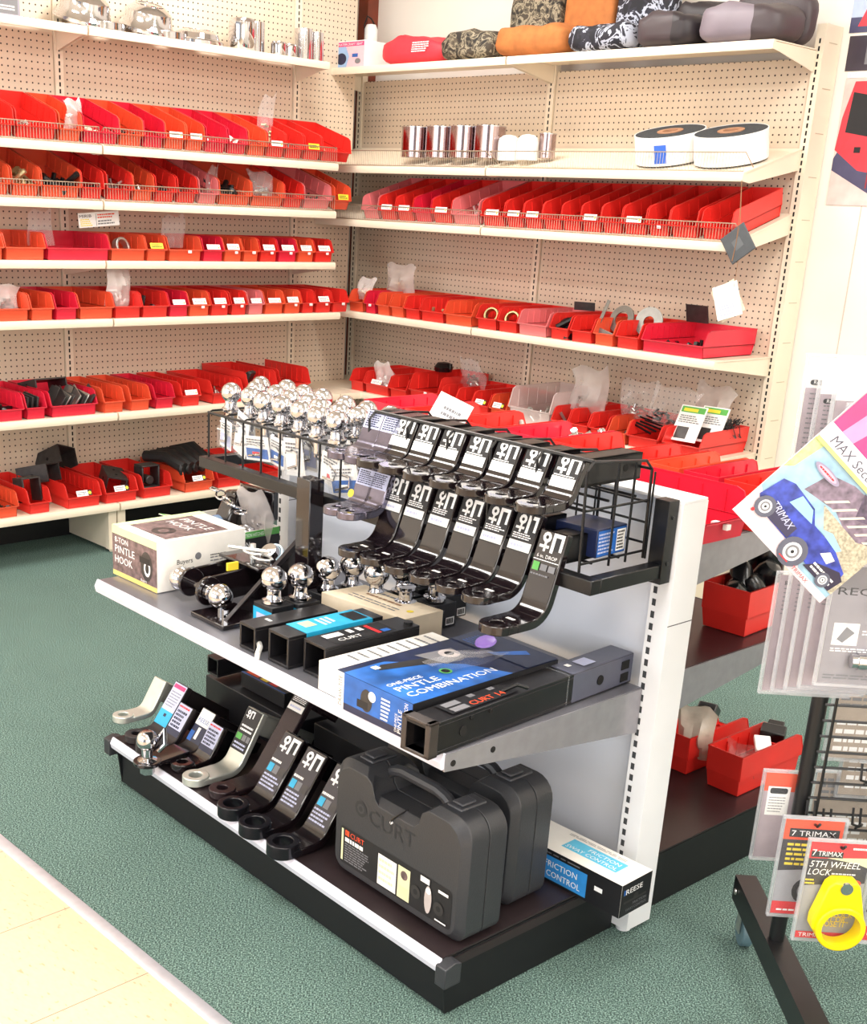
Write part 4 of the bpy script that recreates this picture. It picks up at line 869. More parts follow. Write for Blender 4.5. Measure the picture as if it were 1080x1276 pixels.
for i, (u, v) in enumerate(bl):
    o = bpy.data.objects.new('tow_ball', BB); COL.objects.link(o)
    if i > 0: pass
    place(o, FG, (u, v, .948), .7*i, .06*math.sin(i*2.1), .06*math.cos(i*1.3)); tag(o, 'chrome tow ball standing crowded on the left basket of the wire rack', 'tow ball', 'chrome balls crowded on the wire basket')
for i, (u, v) in enumerate([(.13, .36), (.19, .20)]): pass
# blister cards and pins hanging under the balls
def hangpack(label, u, v, z, w, h, ink, seed, rz=0, ry=0):
    t = thing('hanging_clip_pack', label, 'hanging pack', FG, (u, v, z), rz, 'packs hanging under the chrome balls', .1, ry)
    MB().box((-w/2, -.012, 0), (w/2, -.001, h*.75)).build('blister', CLEARB, t, bev=.004)
    MB().box((-w/2, 0, 0), (w/2, .001, h)).build('card', PAPER, t)
    Decal().rect(-w*.45, h*.1, w*.45, h*.5, ink).rect(-w*.2, h*.2, w*.1, h*.36, REDI if seed % 3 == 0 else PAPER).lines(-w*.4, h*.6, w*.4, h*.9, 3, GREYI, seed).build('print', t, (0, -.0006, 0), X3, Z3)
    MB().tube([(-w*.3, -.006, h*.2), (w*.2, -.006, h*.3), (w*.3, -.006, h*.6), (-.0, -.006, h*.7)], .003, 8).build('hitch_pin', CHROME, t)
for i, (u, v, z, w, h, ink, ry) in enumerate([(.02, -.265, .855, .05, .075, LAVI, .2), (.075, -.262, .850, .055, .11, PAPER, .35), (.17, -.27, .850, .10, .06, BLUEI, -.1), (.235, -.262, .848, .06, .07, BLUEI, .15), (.31, -.26, .838, .07, .09, PAPER, -.1),
      (.445, -.265, .84, .08, .075, PAPER, .2), (.51, -.27, .832, .10, .07, BLUEI, -.2), (.03, -.15, .84, .07, .1, LAVI, 0), (.15, -.15, .84, .07, .1, PAPER, 0), (.28, -.15, .84, .07, .1, LAVI, 0), (.42, -.14, .84, .08, .1, PAPER, 0), (.53, -.14, .84, .07, .1, PAPER, 0)]):
    hangpack(['leftmost clear pack hanging under the chrome balls', 'white-tagged pack hanging second under the chrome balls', 'blue-printed clear pack with red patch, tilted under chrome balls', 'small blue-printed pack under the chrome balls', 'white pack of chrome pins left of the black post',
              'white pack hanging right of the black post', 'blue and white pack hanging beside the bluish mounts'][i] if i < 7 else 'clear pin pack hanging at the back under the chrome balls', u, v+.05 if i < 7 else v, z, w, h, ink, i+1, 0, ry)
b = MB(); rd = random.Random(9)
for i in range(46):
    u, v = rd.uniform(0, .58), rd.uniform(-.22, -.05); z = rd.uniform(.86, .925)
    c = MB().tube([(-.03, 0, 0), (.02, .004, 0), (.03, .012, .006), (.015, .02, .008), (-.01, .012, .006)], .003, 6) if i % 2 else MB().lathe([(.006, -.03), (.006, .025), (.011, .027), (.011, .033)], n=10)
    c.xf(Matrix.Translation((u, v, z)) @ Matrix.Rotation(rd.random()*6, 4, (rd.random(), rd.random(), rd.random()+.2))); b.add(c.v, c.f)
tag(place(b.build('hitch_pins', CHROME), FG, (0, 0, 0)), 'jumble of chrome hitch pins hanging below the balls in rack', 'hitch pins', None, 'stuff')

# ------------------------------------------------------------------ upper shelf goods
def carton(name, label, u, v, z, du, dv, h, m, rz=0, cat='box', side=None, group=None):
    t = thing(name, label, cat, FG, (u, v, z), rz, group); MB().box((0, 0, 0), (du, dv, h)).build('carton', m, t, bev=.0015); return t
def face(t, fn, which, du, dv, h, nm='print'):
    d = Decal(); fn(d)
    {'f': lambda: d.build(nm, t, (0, -.0001, 0), X3, Z3), 'r': lambda: d.build(nm, t, (du+.0001, 0, 0), Y3, Z3), 't': lambda: d.build(nm, t, (0, 0, h+.0001), X3, Y3)}[which]()
z = ZS+.0015
# pintle hook box
du, dv, h = .20, .255, .125
t = carton('pintle_hook_box', 'white carton printed 8-TON PINTLE HOOK at left end of shelf', -.02, -.518, z, du, dv, h, CARDW, .02)
def f(d):
    d.rect(0, 0, du, .012, mat('yellow_tape_ink', (240, 205, 120), .5)).rect(0, .012, du, .105, BROWNI).rect(0, .105, du, h, GREENI if False else mat('pale_green_ink', (205, 225, 170), .5))
    d.text('8-TON', .012, .085, .014, INKW, w=.06).text('PINTLE', .012, .06, .019, INKW, w=.09).text('HOOK', .012, .034, .019, INKW, w=.08)
    d.circ(.155, .055, .026, DSTEEL, .036).circ(.158, .05, .014, INKW, .02).circ(.158, .05, .008, INK, .012).rect(.125, .06, .17, .075, INK).text('Buyers', .13, .014, .007, INKW)
face(t, f, 'f', du, dv, h)
face(t, lambda d: d.text('Buyers', .055, .062, .012, INK).circ(.115, .075, .009, GREYI).lines(.05, .045, .125, .052, 1, INK, 2).lines(.15, .03, .235, .07, 5, GREYI, 3, .35).lines(.15, .07, .2, .075, 1, INK, 4), 'r', du, dv, h)
face(t, lambda d: d.rect(0, 0, .03, dv, mat('pale_green_ink', (205, 225, 170), .5)).rect(.03, .03, .19, .21, BROWNI).text('PINTLE', .05, .16, .026, INKW, w=.12).text('HOOK', .05, .12, .026, INKW, w=.10).circ(.12, .07, .03, DSTEEL).circ(.12, .07, .014, BROWNI), 't', du, dv, h)
# open combination box
du, dv, h = .235, .16, .098
t = thing('combination_hitch_box', 'open black and white box printed 6-TON COMBINATION, holding pintle assembly', 'box', FG, (-.105, -.288, z), .06)
b = MB(); b.box((0, 0, 0), (du, dv, .003))
for bx in (((0, 0, 0), (du, .003, h)), ((0, dv-.003, 0), (du, dv, h)), ((0, 0, 0), (.003, dv, h)), ((du-.003, 0, 0), (du, dv, h))): b.box(*bx)
b.hexa([(0, -.001, h-.001), (du, -.001, h-.001), (du, .001, h-.001), (0, .001, h-.001), (0, -.05, h+.012), (du, -.05, h+.012), (du, -.048, h+.013), (0, -.048, h+.013)])
b.build('carton', CARDW, t)
face(t, lambda d: d.rect(0, 0, dv, h, INK).rect(0, h-.018, dv, h, GREENI).text('COMBINATION HITCHES', .008, h-.014, .009, INKW, w=.10).text('6-TON', .012, .058, .014, INKW, w=.05).text('COMBINATION', .012, .034, .016, GREYI, w=.13), 'r', du, dv, h)
Decal().rect(0, 0, .05, .046, mat('pale_green_ink', (205, 225, 170), .5)).rect(.0, .0, .235, .012, GREENI).build('flap_print', t, (0, -.0495, h+.0135), X3, (0, 1, -.25))
pa = thing('pintle_assembly', 'black pintle coupling with chain and chrome ball sitting in open box', 'pintle hitch', FG, (.0, -.20, z+.0045), .1)
MB().prism([(0, .0), (.09, 0), (.10, .07), (.06, .165), (.02, .17), (-.02, .10)], -.025, .03).build('housing', GLOSS, pa, bev=.008)
MB().box((-.03, .075, .10), (.10, .095, .175)).cyl(.009, .06, .101, (.04, 0, .15), 'y', 14, 1).build('mounting_plate', [GLOSS, SLOT], pa, bev=.003)
MB().cyl(.034, -.035, .03, (-.01, -.01, .075), 'y', 26).build('bagged_coupler', mat('blue_tinted_bag', (120, 150, 185), .15, .3), pa, bev=.006)
MB().cyl(.018, -.037, -.035, (-.01, -.011, .075), 'y', 20).build('red_hub', mat('red_hub', (190, 80, 80), .3), pa)
MB().lathe([(.03*math.sin(math.pi*i/12), -.03*math.cos(math.pi*i/12)) for i in range(13)], (.09, -.01, .075), n=24).build('ball', CHROME, pa)
c = MB()
for i in range(5):
    l = MB().tube([(.012*math.cos(a)*(1 if i % 2 else .6), .02*math.sin(a), 0) for a in [R_(30*k) for k in range(12)]], .0028, 6, closed=True)
    l.xf(Matrix.Translation((-.02+.026*i, -.02, .175-.010*i)) @ Matrix.Rotation(.9*i, 4, 'X') @ Matrix.Rotation(R_(80), 4, 'Z')); c.add(l.v, l.f)
c.build('chain', CHROME, pa)
bag(FG, .085, -.165, z+.06, .09, .13, .05, 'clear bag of hardware beside pintle coupling in the open box', 31, .3, m=HAZY, cont=CHROME)
# pintle hitch with two balls
ph = thing('ball_pintle_hitch', 'black channel pintle hitch with two chrome balls lying beside white carton', 'pintle hitch', FG, (.365, -.46, z), .0)
def bar3(b, p, q, w, h_): # oriented bar
    p, q = Vector(p), Vector(q); d = (q-p).normalized(); s = d.cross(Vector((0, 0, 1))).normalized()*w/2; u_ = s.cross(d).normalized()*h_/2
    b.hexa([p-s-u_, p+s-u_, q+s-u_, q-s-u_, p-s+u_, p+s+u_, q+s+u_, q-s+u_])
b = MB(); bar3(b, (-.10, -.015, .045), (-.115, .17, .050), .008, .066); b.build('side_plate', GLOSS, ph, bev=.003)
b = MB(); bar3(b, (-.02, -.02, .045), (-.035, .17, .050), .008, .066); b.build('side_plate', GLOSS, ph, bev=.003)
MB().cyl(.034, -.005, .005, (-.10, -.015, .045), 'x', 26).build('round_end', GLOSS, ph, bev=.002); MB().cyl(.034, -.005, .005, (-.02, -.02, .045), 'x', 26).build('round_end', GLOSS, ph, bev=.002)
MB().cyl(.010, -.10, .02, (0, -.018, .045), 'x', 16).build('cross_pin', GLOSS, ph)
for x in (-.135, .028):
    MB().lathe([(.029*math.sin(math.pi*i/14), -.029*math.cos(math.pi*i/14)) for i in range(15)], (x, -.02, .045), n=26).build('ball', CHROME, ph)
MB().cyl(.014, .0, .022, (-.005, -.02, .045), 'x', 20).cyl(.022, -.012, .002, (.0, -.02, .045), 'x', 20).build('ball_collar', CHROME, ph)
MB().box((-.13, .08, .084), (.03, .17, .094)).build('top_plate', GLOSS, ph, bev=.004)
MB().cyl(.007, .05, .13, (-.045, .12, 0), 'z', 12).tube([(-.10, .09, .115), (-.02, .12, .120), (.01, .13, .122)], .004, 8).tube([(-.045+.03*math.cos(a), .12+.018*math.sin(a), .112) for a in [R_(30*k) for k in range(12)]], .003, 8, closed=True).tube([(-.01+.03*math.cos(a), .12+.018*math.sin(a), .106) for a in [R_(30*k) for k in range(12)]], .003, 8, closed=True).build('hitch_pin_and_clip', mat('white_zinc', (230, 230, 226), .25, .5), ph)
MB().box((-.030, .035, .082), (-.024, .065, .10)).build('yellow_tag', YELI, ph)
# triangular gusset receiver beside the post
gr_ = thing('gusset_hitch', 'black hitch with slanting flat bar and triangular gusset leaning on post', 'hitch', FG, (.455, -.50, z), .0)
MB().box((-.10, -.035, 0), (.03, .085, .010)).build('base_plate', GLOSS, gr_, bev=.002)
b = MB(); b.hexa([(-.006, -.01, .010), (.006, -.01, .010), (-.055, .24, .135), (-.067, .24, .135), (-.006, .0, .018), (.006, .0, .018), (-.055, .235, .150), (-.067, .235, .150)]); b.build('slant_bar', mat('dark_flat_bar', (44, 40, 44), .3, .3), gr_)
b = MB(); b.hexa([(-.003, .0, .010), (.003, .0, .010), (-.055, .235, .010), (-.061, .235, .010), (-.003, .0, .016), (.003, .0, .016), (-.055, .235, .134), (-.061, .235, .134)]); b.build('gusset', GLOSS, gr_)
MB().cyl(.008, .010, .028, (-.02, .005, 0), 'z', 6).cyl(.008, .010, .03, (-.05, .015, 0), 'z', 6).build('nuts', CHROME, gr_)
# chrome coupler latch against the post
o = thing('coupler_cup', 'chrome and pale blue coupler cup leaning against the black post', 'coupler', FG, (.325, -.262, z+.06), .2, tilt=.7)
MB().lathe([(.02, 0), (.026, .01), (.028, .05), (.02, .07), (0, .072)], n=24).build('cup', CHROME, o); MB().ring(.032, .026, .015, .03, n=24).build('band', GLOSS, o); MB().ring(.031, .027, .045, .055, n=24).build('blue_band', mat('pale_blue_plastic', (190, 215, 230), .3), o)
MB().tube([(0, 0, -.06), (0, 0, .01)], .016, 10).build('stem', GLOSS, o)
# balls standing on small cartons
def ballbox(label, u, v, cy):
    t = carton('ball_carton', label[0], u-.034, v-.030, z, .068, .060, .055, INK, 0, group='small cartons under the tow balls')
    face(t, lambda d: (d.rect(0, 0, .068, .045, CYANI if cy else INK), d.rect(.012, .004, .05, .034, LAVI if cy else GREYI)), 'f', .068, .060, .055)
    face(t, lambda d: d.text('CURT', .02, .024, .008, INKW).circ(.036, .028, .010, GREYI).circ(.036, .028, .008, INK).text('CURT', .025, .0255, .005, INKW).lines(.02, .010, .052, .014, 1, GREYI, 2).rect(.054, .004, .068, .018, PAPER), 'r', .068, .060, .055)
    o = bpy.data.objects.new('tow_ball', BB2); COL.objects.link(o); place(o, FG, (u, v, z+.0575)); tag(o, label[1], 'tow ball')
ps = [(.518, -.424, 1), (.529, -.360, 1), (.517, -.273, 0), (.523, -.205, 0), (.602, -.20, 0), (.62, -.135, 0), (.588, -.055, 0)]
nm = ['nearest the square tubes', 'second along, behind the nearest one', 'third back from the shelf edge', 'fourth back, beside the black post', 'right of the fourth, under drop plates', 'half hidden beneath the drop plates', 'farthest back against white panel']
for (u, v, cy), n_ in zip(ps, nm): ballbox(('small ball carton on the shelf, '+n_, 'chrome tow ball on a carton, '+n_), u, v, cy)
for k, (u, v) in enumerate(((.69, -.19), (.70, -.11), (.665, -.04))):
    t = carton('ball_carton', ['black ball carton with barcode right of the chrome balls', 'black ball carton behind barcoded one, below the mounts', 'rearmost black ball carton near the white panel'][k], u-.034, v-.036, z, .068, .072, .055, INK)
    face(t, lambda d: d.text('CURT', .012, .034, .007, GREYI).rect(.042, .004, .068, .022, PAPER).lines(.044, .006, .066, .02, 1, INK, 3, .9), 'r', .068, .072, .055)
    o = MB().lathe([(.026, 0), (.026, .008), (.016, .012), (.015, .03), (.022, .036), (.022, .042), (0, .044)], n=24).build('ball_shank', CHROME); tag(place(o, FG, (u, v, z+.0575)), 'chrome ball base standing on a black carton, '+['foremost', 'middle', 'rearmost'][k]+' of three', 'ball base')
# square receiver tubes
def sqtube(label, u, v, zz, w, h, l, th=.006, rz=0, m=None, F=FG, group=None, name='receiver_tube', collar=False):
    t = thing(name, label, 'steel tube', F, (u, v, zz), rz, group); b = MB(); m = m or mat('satin_black_steel', (30, 29, 32), .3, .2, var=.1)
    b.box((0, 0, 0), (w, l, th)).box((0, 0, h-th), (w, l, h)).box((0, 0, th), (th, l, h-th)).box((w-th, 0, th), (w, l, h-th)); b.box((th, l*.8, th), (w-th, l*.8+.002, h-th), 1)
    b.build('tube', [m, SLOT], t, bev=.0012)
    if collar:
        c = MB(); e = .005
        c.box((-e, -.001, -.0), (w+e, .022, th)).box((-e, -.001, h-th+e), (w+e, .022, h+e)).box((-e, -.001, 0), (th, .022, h+e)).box((w-th, -.001, 0), (w+e, .022, h+e)); c.build('collar', mat('collar_edge', (70, 64, 62), .35, .4), t, bev=.002)
    return t
t = sqtube('smallest square receiver tube, leftmost, with white sticker', .583, -.56, z, .056, .056, .22)
Decal().rect(0, 0, .02, .008, PAPER).build('sticker', t, (.018, .05, .0561), X3, Y3)
MB().tube([(.04, .02, .02), (.075, -.001, .02), (.083, -.012, .012), (.083, -.014, -.0)], .006, 10).build('bent_pin', mat('white_zinc', (230, 230, 226), .25, .5), t)
t = sqtube('middle square receiver tube with bright blue sleeve', .682, -.558, z, .068, .068, .25)
b = MB().box((-.001, .045, .0682), (.069, .22, .0692)).box((.0682, .045, .0), (.0692, .22, .0692)); b.build('blue_sleeve', CYANI, t)
Decal().rect(.008, .02, .04, .05, mat('pale_green_ink', (205, 225, 170), .5)).lines(.01, .06, .055, .1, 3, INKW, 2).rect(.01, .13, .06, .17, INK).build('sleeve_print', t, (0, .045, .0693), X3, Y3)
t = sqtube('right square receiver tube printed CURT, beside white box', .772, -.537, z, .070, .070, .25)
Decal().rect(.005, .01, .065, .17, INK).rect(.01, .015, .03, .06, PAPER).text('CURT', .055, .03, .014, INKW, w=.06, rot=90).rect(.01, .125, .06, .135, REDI).lines(.01, .07, .03, .12, 2, INKW, 3).rect(.045, .14, .06, .16, BLUEI).build('label_print', t, (0, .02, .0701), X3, Y3)
MB().cyl(.010, 0, .006, (.05, .235, .070), 'z', 14).build('cap_nut', BLACK, t)
# tan carton lying diagonally
t = thing('tan_carton', 'plain tan cardboard carton lying between tubes and ball cartons', 'box', FG, (.775, -.278, z), .0)
b = MB().prismz([(0, 0), (.012, .112), (-.225, .09), (-.235, -.03)], 0, .066); b.build('carton', CARD, t, bev=.0015)
MB().box((-.001, .0, .064), (.012, .11, .0663)).build('flap', CARD, t)
Decal().lines(.0, .0, .16, .025, 2, GREYI, 3, .35).lines(.02, .035, .14, .05, 1, mat('brown_print', (150, 110, 80), .6), 4).circ(.17, .03, .008, YELI).lines(.0, .06, .13, .075, 1, GREYI, 6).build('print', t, (-.19, .005, .0662), (1, .05, 0), Y3)
# white flat box with picture side, under the pintle combination box
t = carton('slim_white_box', 'slim white carton between receiver tube and pintle combination box', .865, -.572, z, .075, .30, .060, CARDW, .0)
face(t, lambda d: d.lines(.01, .05, .06, .28, 9, GREYI, 3, .25), 't', .075, .30, .060)
# pintle combination box
du, dv, h = .205, .39, .072
t = carton('pintle_combination_box', 'blue and black box printed ONE-PIECE PINTLE COMBINATION, shrink-wrapped', .948, -.595, z, du, dv, h, NAVYI, .02)
def f(d):
    d.rect(0, 0, du, h, BLUEI).rect(.0, .0, du, .014, NAVYI).rect(0, 0, .022, h, CARDW).text('DRAW-TITE', .017, .006, .010, INK, w=.058, rot=90)
    d.circ(.085, .038, .016, DSTEEL, .022).circ(.10, .05, .010, INKW).rect(.06, .02, .09, .035, INK).lines(.125, .015, .15, .06, 6, INKW, 3).text('ONE-PIECE', .168, .006, .006, INKW, w=.035, rot=90).text('PINTLE', .180, .006, .010, INKW, w=.045, rot=90).text('COMBINATION', .195, .006, .010, INKW, w=.062, rot=90)
face(t, f, 'f', du, dv, h)
def f(d):
    d.rect(0, 0, du, dv, NAVYI).poly([(.02, 0), (du, 0), (du, .26), (.12, .22), (.02, .10)], mat('deep_blue_ink', (40, 100, 180), .3, var=.5, scale=14))
    d.text('ONE-PIECE', .165, .012, .011, INKW, w=.085, rot=90) if False else None
    d.text('ONE-PIECE', .122, .020, .012, INKW, w=.085, rot=90).text('PINTLE', .150, .020, .020, INKW, w=.105, rot=90).text('COMBINATION', .180, .020, .020, INKW, w=.225, rot=90)
    d.poly([(.03, .08), (.05, .06), (.085, .18), (.06, .21)], DSTEEL).poly([(.03, .17), (.10, .19), (.09, .25), (.04, .26)], GREYI).circ(.06, .235, .022, mat('chrome_print', (190, 180, 178), .3)).circ(.06, .235, .010, INK).circ(.125, .16, .013, GREENI).circ(.125, .16, .009, INK).rect(.03, .055, .045, .07, PAPER)
    d.rect(0, .30, du, dv, mat('dark_print', (26, 36, 66), .3)).lines(.02, .31, .09, .36, 6, BLUEI, 2, .3).poly([(.10, .30), (.12, .30), (.16, .36), (.14, .37)], BLUEI)
face(t, f, 't', du, dv, h)
face(t, lambda d: d.rect(0, 0, dv, h, INK).text('DRAW-TITE', .02, .032, .016, INKW, w=.085).lines(.12, .05, .17, .058, 1, INKW, 3).lines(.30, .03, .36, .05, 2, YELI, 2), 'r', du, dv, h)
bag(FG, 1.03, -.36, z+.0735, .16, .10, .03, 'crumpled clear shrink wrap with purple patch on combination box', 41, 1.3, tilt=R_(75))
o = MB().lathe([(.022, 0), (.02, .004), (0, .007)], n=20).build('purple_wrap_patch', mat('purple_film', (170, 130, 225), .2, alpha=.7)); tag(place(o, FG, (1.015, -.27, z+.082), 0, .3), 'small purple film patch on the shrink-wrapped box', 'film patch')
# long black tube with collar
t = sqtube('long black square tube with thick collar at shelf front corner', 1.165, -.622, z, .058, .062, .60, .007, rz=.055, collar=True, name='long_receiver_tube')
MB().box((-.001, .40, .0), (.0585, .602, .0635)).build('grey_end_sleeve', mat('blue_grey_plastic', (82, 84, 100), .35), t, bev=.004)
MB().cyl(.010, .0586, .0600, (0, .09, .030), 'x', 18).cyl(.010, .0590, .0604, (0, .49, .030), 'x', 18).cyl(.004, .0586, .0612, (0, .11, .05), 'x', 10).cyl(.004, .0586, .0612, (0, .16, .05), 'x', 10).box((.0588, .56, .008), (.0602, .585, .026)).box((.0588, .56, .034), (.0602, .585, .052)).build('side_holes', SLOT, t)
Decal().rect(.004, .07, .05, .25, INK).text('CURT 14', .044, .13, .016, ORAI, w=.09, rot=90).rect(.008, .08, .024, .12, GREYI).rect(.030, .08, .046, .12, GREYI).lines(.006, .13, .02, .24, 2, GREYI, 2, .3).rect(.015, .45, .045, .49, LAVI).rect(.018, .42, .03, .432, PAPER).build('label_print', t, (0, .0, .0637), X3, Y3)
MB().tube([(-.002, .385, .001), (-.002, .385, .0645), (.0595, .385, .0645), (.0595, .385, .001)], .0012, 6).build('wire_tie', CLEARB, t)
MB().tube([(.03, .22, .063), (.05, .24, .078), (.06, .26, .07)], .004, 6).build('rubber_tab', BLACK, t)

# ------------------------------------------------------------------ base deck goods
z = ZB+.0015
def toolcase(label, u, v, W, D, H, rz=0, full=True):
    t = thing('hard_case', label, 'case', FG, (u, v, z), rz)
    # silhouette in (x,z): body with notch for the handle
    n0, n1, nd = W*.30, W*.70, H*.19
    r = .03
    def arc(cx, cz, rr, a0, a1, n=5): return [(cx+rr*math.cos(R_(a0+(a1-a0)*i/n)), cz+rr*math.sin(R_(a0+(a1-a0)*i/n))) for i in range(n+1)]
    pts = arc(r, r, r, 180, 270)+arc(W-r, r, r, 270, 360)+arc(W-.045, H-.045, .045, 0, 90)+[(n1+.025, H), (n1+.008, H-.012), (n1, H-nd+.012), (n1-.012, H-nd), (n0+.012, H-nd), (n0, H-nd+.012), (n0-.008, H-.012), (n0-.025, H)]+arc(.045, H-.045, .045, 90, 180)
    for k, (y0, y1, nm) in enumerate(((0, D*.5-.001, 'front_shell'), (D*.5+.001, D, 'rear_shell'))):
        m = len(pts); b = MB(); cx, cz = W/2, H/2; ins = .014
        layers = [(y0 if k == 0 else y1, 1), ((y0+.016) if k == 0 else (y1-.016), 0), (y1 if k == 0 else y0, 0)]
        vs = []
        for y, i_ in layers:
            for x, zz in pts:
                if i_: x += -ins if x > cx else ins; zz += (-ins if zz > cz else ins)
                vs.append((x, y, zz))
        fs = [list(range(m)), list(range(2*m, 3*m))]
        for l_ in range(2): fs += [(l_*m+i, l_*m+(i+1) % m, (l_+1)*m+(i+1) % m, (l_+1)*m+i) for i in range(m)]
        b.add(vs, fs); b.build(nm, PLAST, t, bev=.006, seg=3)
    y = D*.5
    MB().tube([(n0-.014, y, H-.022), (n0+.005, y, H-.010), (n0+.03, y, H-.004), (n1-.03, y, H-.004), (n1-.005, y, H-.010), (n1+.014, y, H-.022)], .0125, 10).build('handle', PLAST, t)
    for x in (W*.17, W*.83):
        MB().box((x-.02, y-.034, H-.006), (x+.02, y+.034, H+.004)).box((x-.014, y-.026, H+.004), (x+.014, y+.012, H+.010)).build('latch', mat('grey_black_latch', (60, 61, 66), .35), t, bev=.003)
    return t
t = toolcase('black hard case with printed CURT label at front corner of base deck', .835, -.498, .385, .125, .262, .0)
W, H = .385, .262
d = Decal().rrect(.030, .028, .36, .112, .008, INK).rect(.034, .034, .040, .106, TANI).text('CURT', .062, .094, .012, ORAI).rect(.046, .094, .058, .106, ORAI).rect(.049, .097, .051, .103, INK)
d.lines(.046, .080, .125, .090, 1, INKW, 2, .9).lines(.046, .034, .125, .078, 8, GREYI, 3).rect(.150, .032, .205, .10, PAPER).lines(.153, .04, .2, .095, 4, TANI, 5).rect(.210, .032, .245, .102, TANI).circ(.228, .085, .010, BROWNI).rect(.214, .035, .241, .06, mat('pale_green_ink', (205, 225, 170), .5))
d.circ(.262, .066, .014, DSTEEL).circ(.262, .066, .006, INK).circ(.327, .060, .014, DSTEEL).circ(.327, .060, .006, INK).circ(.298, .066, .010, mat('chrome_print', (190, 180, 178), .3), .030).circ(.298, .085, .007, INKW).rect(.275, .098, .300, .110, PAPER).rect(.325, .096, .352, .102, INKW).rect(.32, .034, .35, .037, INKW)
d.build('printed_label', t, (0, -.0003, 0), X3, Z3)
e = Decal().text('CURT', .115, .152, .034, mat('embossed_plastic', (38, 39, 43), .55), w=.135).circ(.09, .172, .018, mat('embossed_plastic', (38, 39, 43), .55), n=10).circ(.09, .172, .011, PLAST, n=8).circ(.09, .172, .006, mat('embossed_plastic', (38, 39, 43), .55), n=8)
e.build('embossed_name', t, (0, -.0003, 0), X3, Z3)
MB().tube([(.205, .02, .213), (.20, .0, .205), (.185, -.003, .19), (.182, -.003, .180)], .0016, 6).build('cable_tie', BLACK, t)
MB().cyl(.003, -.004, 0, (.183, 0, .182), 'y', 10).build('rivet', INKW, t)
toolcase('second black hard case standing behind the one with a label', .80, -.335, .385, .125, .262, .02)
# friction sway control box
du, dv, h = .40, .10, .074
t = thing('sway_control_box', 'white and black REESE FRICTION SWAY CONTROL box sticking out past upright', 'box', FG, (.935, -.175, z), .03)
MB().box((0, 0, 0), (du, dv, h)).build('carton', CARDW, t, bev=.0015)
face(t, lambda d: d.rect(0, 0, du, h, INK).rect(.10, .006, .315, h-.014, mat('reese_blue', (50, 140, 215), .4)).text('FRICTION', .205, .036, .014, INKW, w=.085).text('SWAY CONTROL', .155, .014, .014, INKW, w=.145).lines(.1, h-.010, .31, h-.005, 1, GREYI, 3).rect(.335, .035, .355, .045, INKW), 'f', du, dv, h)
face(t, lambda d: d.rect(0, 0, dv, h, INK).text('REESE', .015, .048, .012, INKW, w=.055).rect(.008, .048, .013, .06, BLUEI).text('FRICTION', .042, .018, .006, GREYI, w=.045).text('SWAY CONTROL', .02, .008, .006, GREYI, w=.07).rect(.01, .028, .085, .033, DSTEEL).circ(.05, .036, .008, DSTEEL), 'r', du, dv, h)
face(t, lambda d: d.rect(0, 0, du, dv, CARDW).rect(.22, .03, .36, .075, mat('reese_blue2', (90, 190, 225), .4)).text('FRICTION', .27, .055, .012, INKW, w=.08).text('SWAY CONTROL', .225, .036, .012, INKW, w=.13).poly([(.04, .05), (.12, .05), (.12, .075), (.05, .085)], DSTEEL).circ(.13, .045, .014, GREYI).circ(.13, .045, .008, CARDW).lines(.2, .08, .36, .09, 2, GREYI, 3, .3), 't', du, dv, h)
# ball mounts lying on base deck
GD = 'ball mounts lying on the base deck'
hitch('bare pale-silver ball mount at left end of the base deck', FG, (-.02, -.50, z+.028), reach=.085, H=.075, lean=.55, lab='', m=SILV, rz=.02, w=.055, shank=.06, tilt=-.0, t=.014)
hitch('dark ball mount with cyan and white card, left end of base deck', FG, (.055, -.505, z+.001), reach=.08, H=.12, lean=.62, lab='card', m=mat('dark_matte_steel', (44, 38, 40), .4, .3), w=.060, shank=.20)
hitch('dark ball mount with blue-speckled label, second from left end', FG, (.125, -.515, z+.001), reach=.08, H=.085, lean=.62, lab='card2', m=mat('dark_matte_steel', (44, 38, 40), .4, .3), w=.060, shank=.16, seed=4)
hitch('dark ball mount with REESE label behind the chrome ball', FG, (.195, -.505, z+.001), reach=.09, H=.09, lean=.62, lab='reese', m=mat('dark_matte_steel', (44, 38, 40), .4, .3), w=.060, shank=.18)
hitch('small ball mount with lavender speckled label beside silver one', FG, (.262, -.50, z+.001), reach=.075, H=.075, lean=.55, lab='card2', m=GLOSS, w=.058, shank=.12, seed=8)
hitch('pale silver ball mount with black emblem label on base deck', FG, (.345, -.515, z+.002), reach=.125, H=.125, lean=.52, lab='seven', m=SILV, w=.064, shank=.18, Rr=.05, hole=.016)
hitch('tallest dark ball mount with emblem near its top, base deck', FG, (.435, -.500, z+.001), reach=.13, H=.235, lean=.62, lab='icon', m=mat('dark_purplish_steel', (46, 34, 38), .25, .3), w=.064, shank=.10, Rr=.05, dots=False)
for i, (u, v) in enumerate(((.530, -.535), (.628, -.545), (.735, -.548))):
    hitch(['black ring-ended ball mount with photo label, nearest the tall one', 'black ring-ended ball mount, middle of three with photo labels', 'black ring-ended ball mount with photo label beside hard case'][i],
          FG, (u, v, z+.001), reach=.105, H=.145, lean=.62, lab='photo', w=.072, shank=.10, t=.018, ringt=1.7, hole=.022, Rr=.05, seed=i+5, ringm=mat('black_ring_steel', (26, 25, 30), .22, .3), group=GD)
o = MB().lathe([(.026*math.sin(a), -.026*math.cos(a)) for a in [math.pi*i/14 for i in range(13)]], (0, 0, .052), n=26).lathe([(.024, -.006), (.024, .002), (.013, .006), (.014, .03)], n=24).lathe([(.018, -.034), (.018, -.010)], n=6).build('tow_ball', CHROME)
t = thing('ball_on_plate_mount', 'black mount tongue with chrome ball and hex nut overhanging deck edge', 'ball mount', FG, (.225, -.575, z+.030), .15)
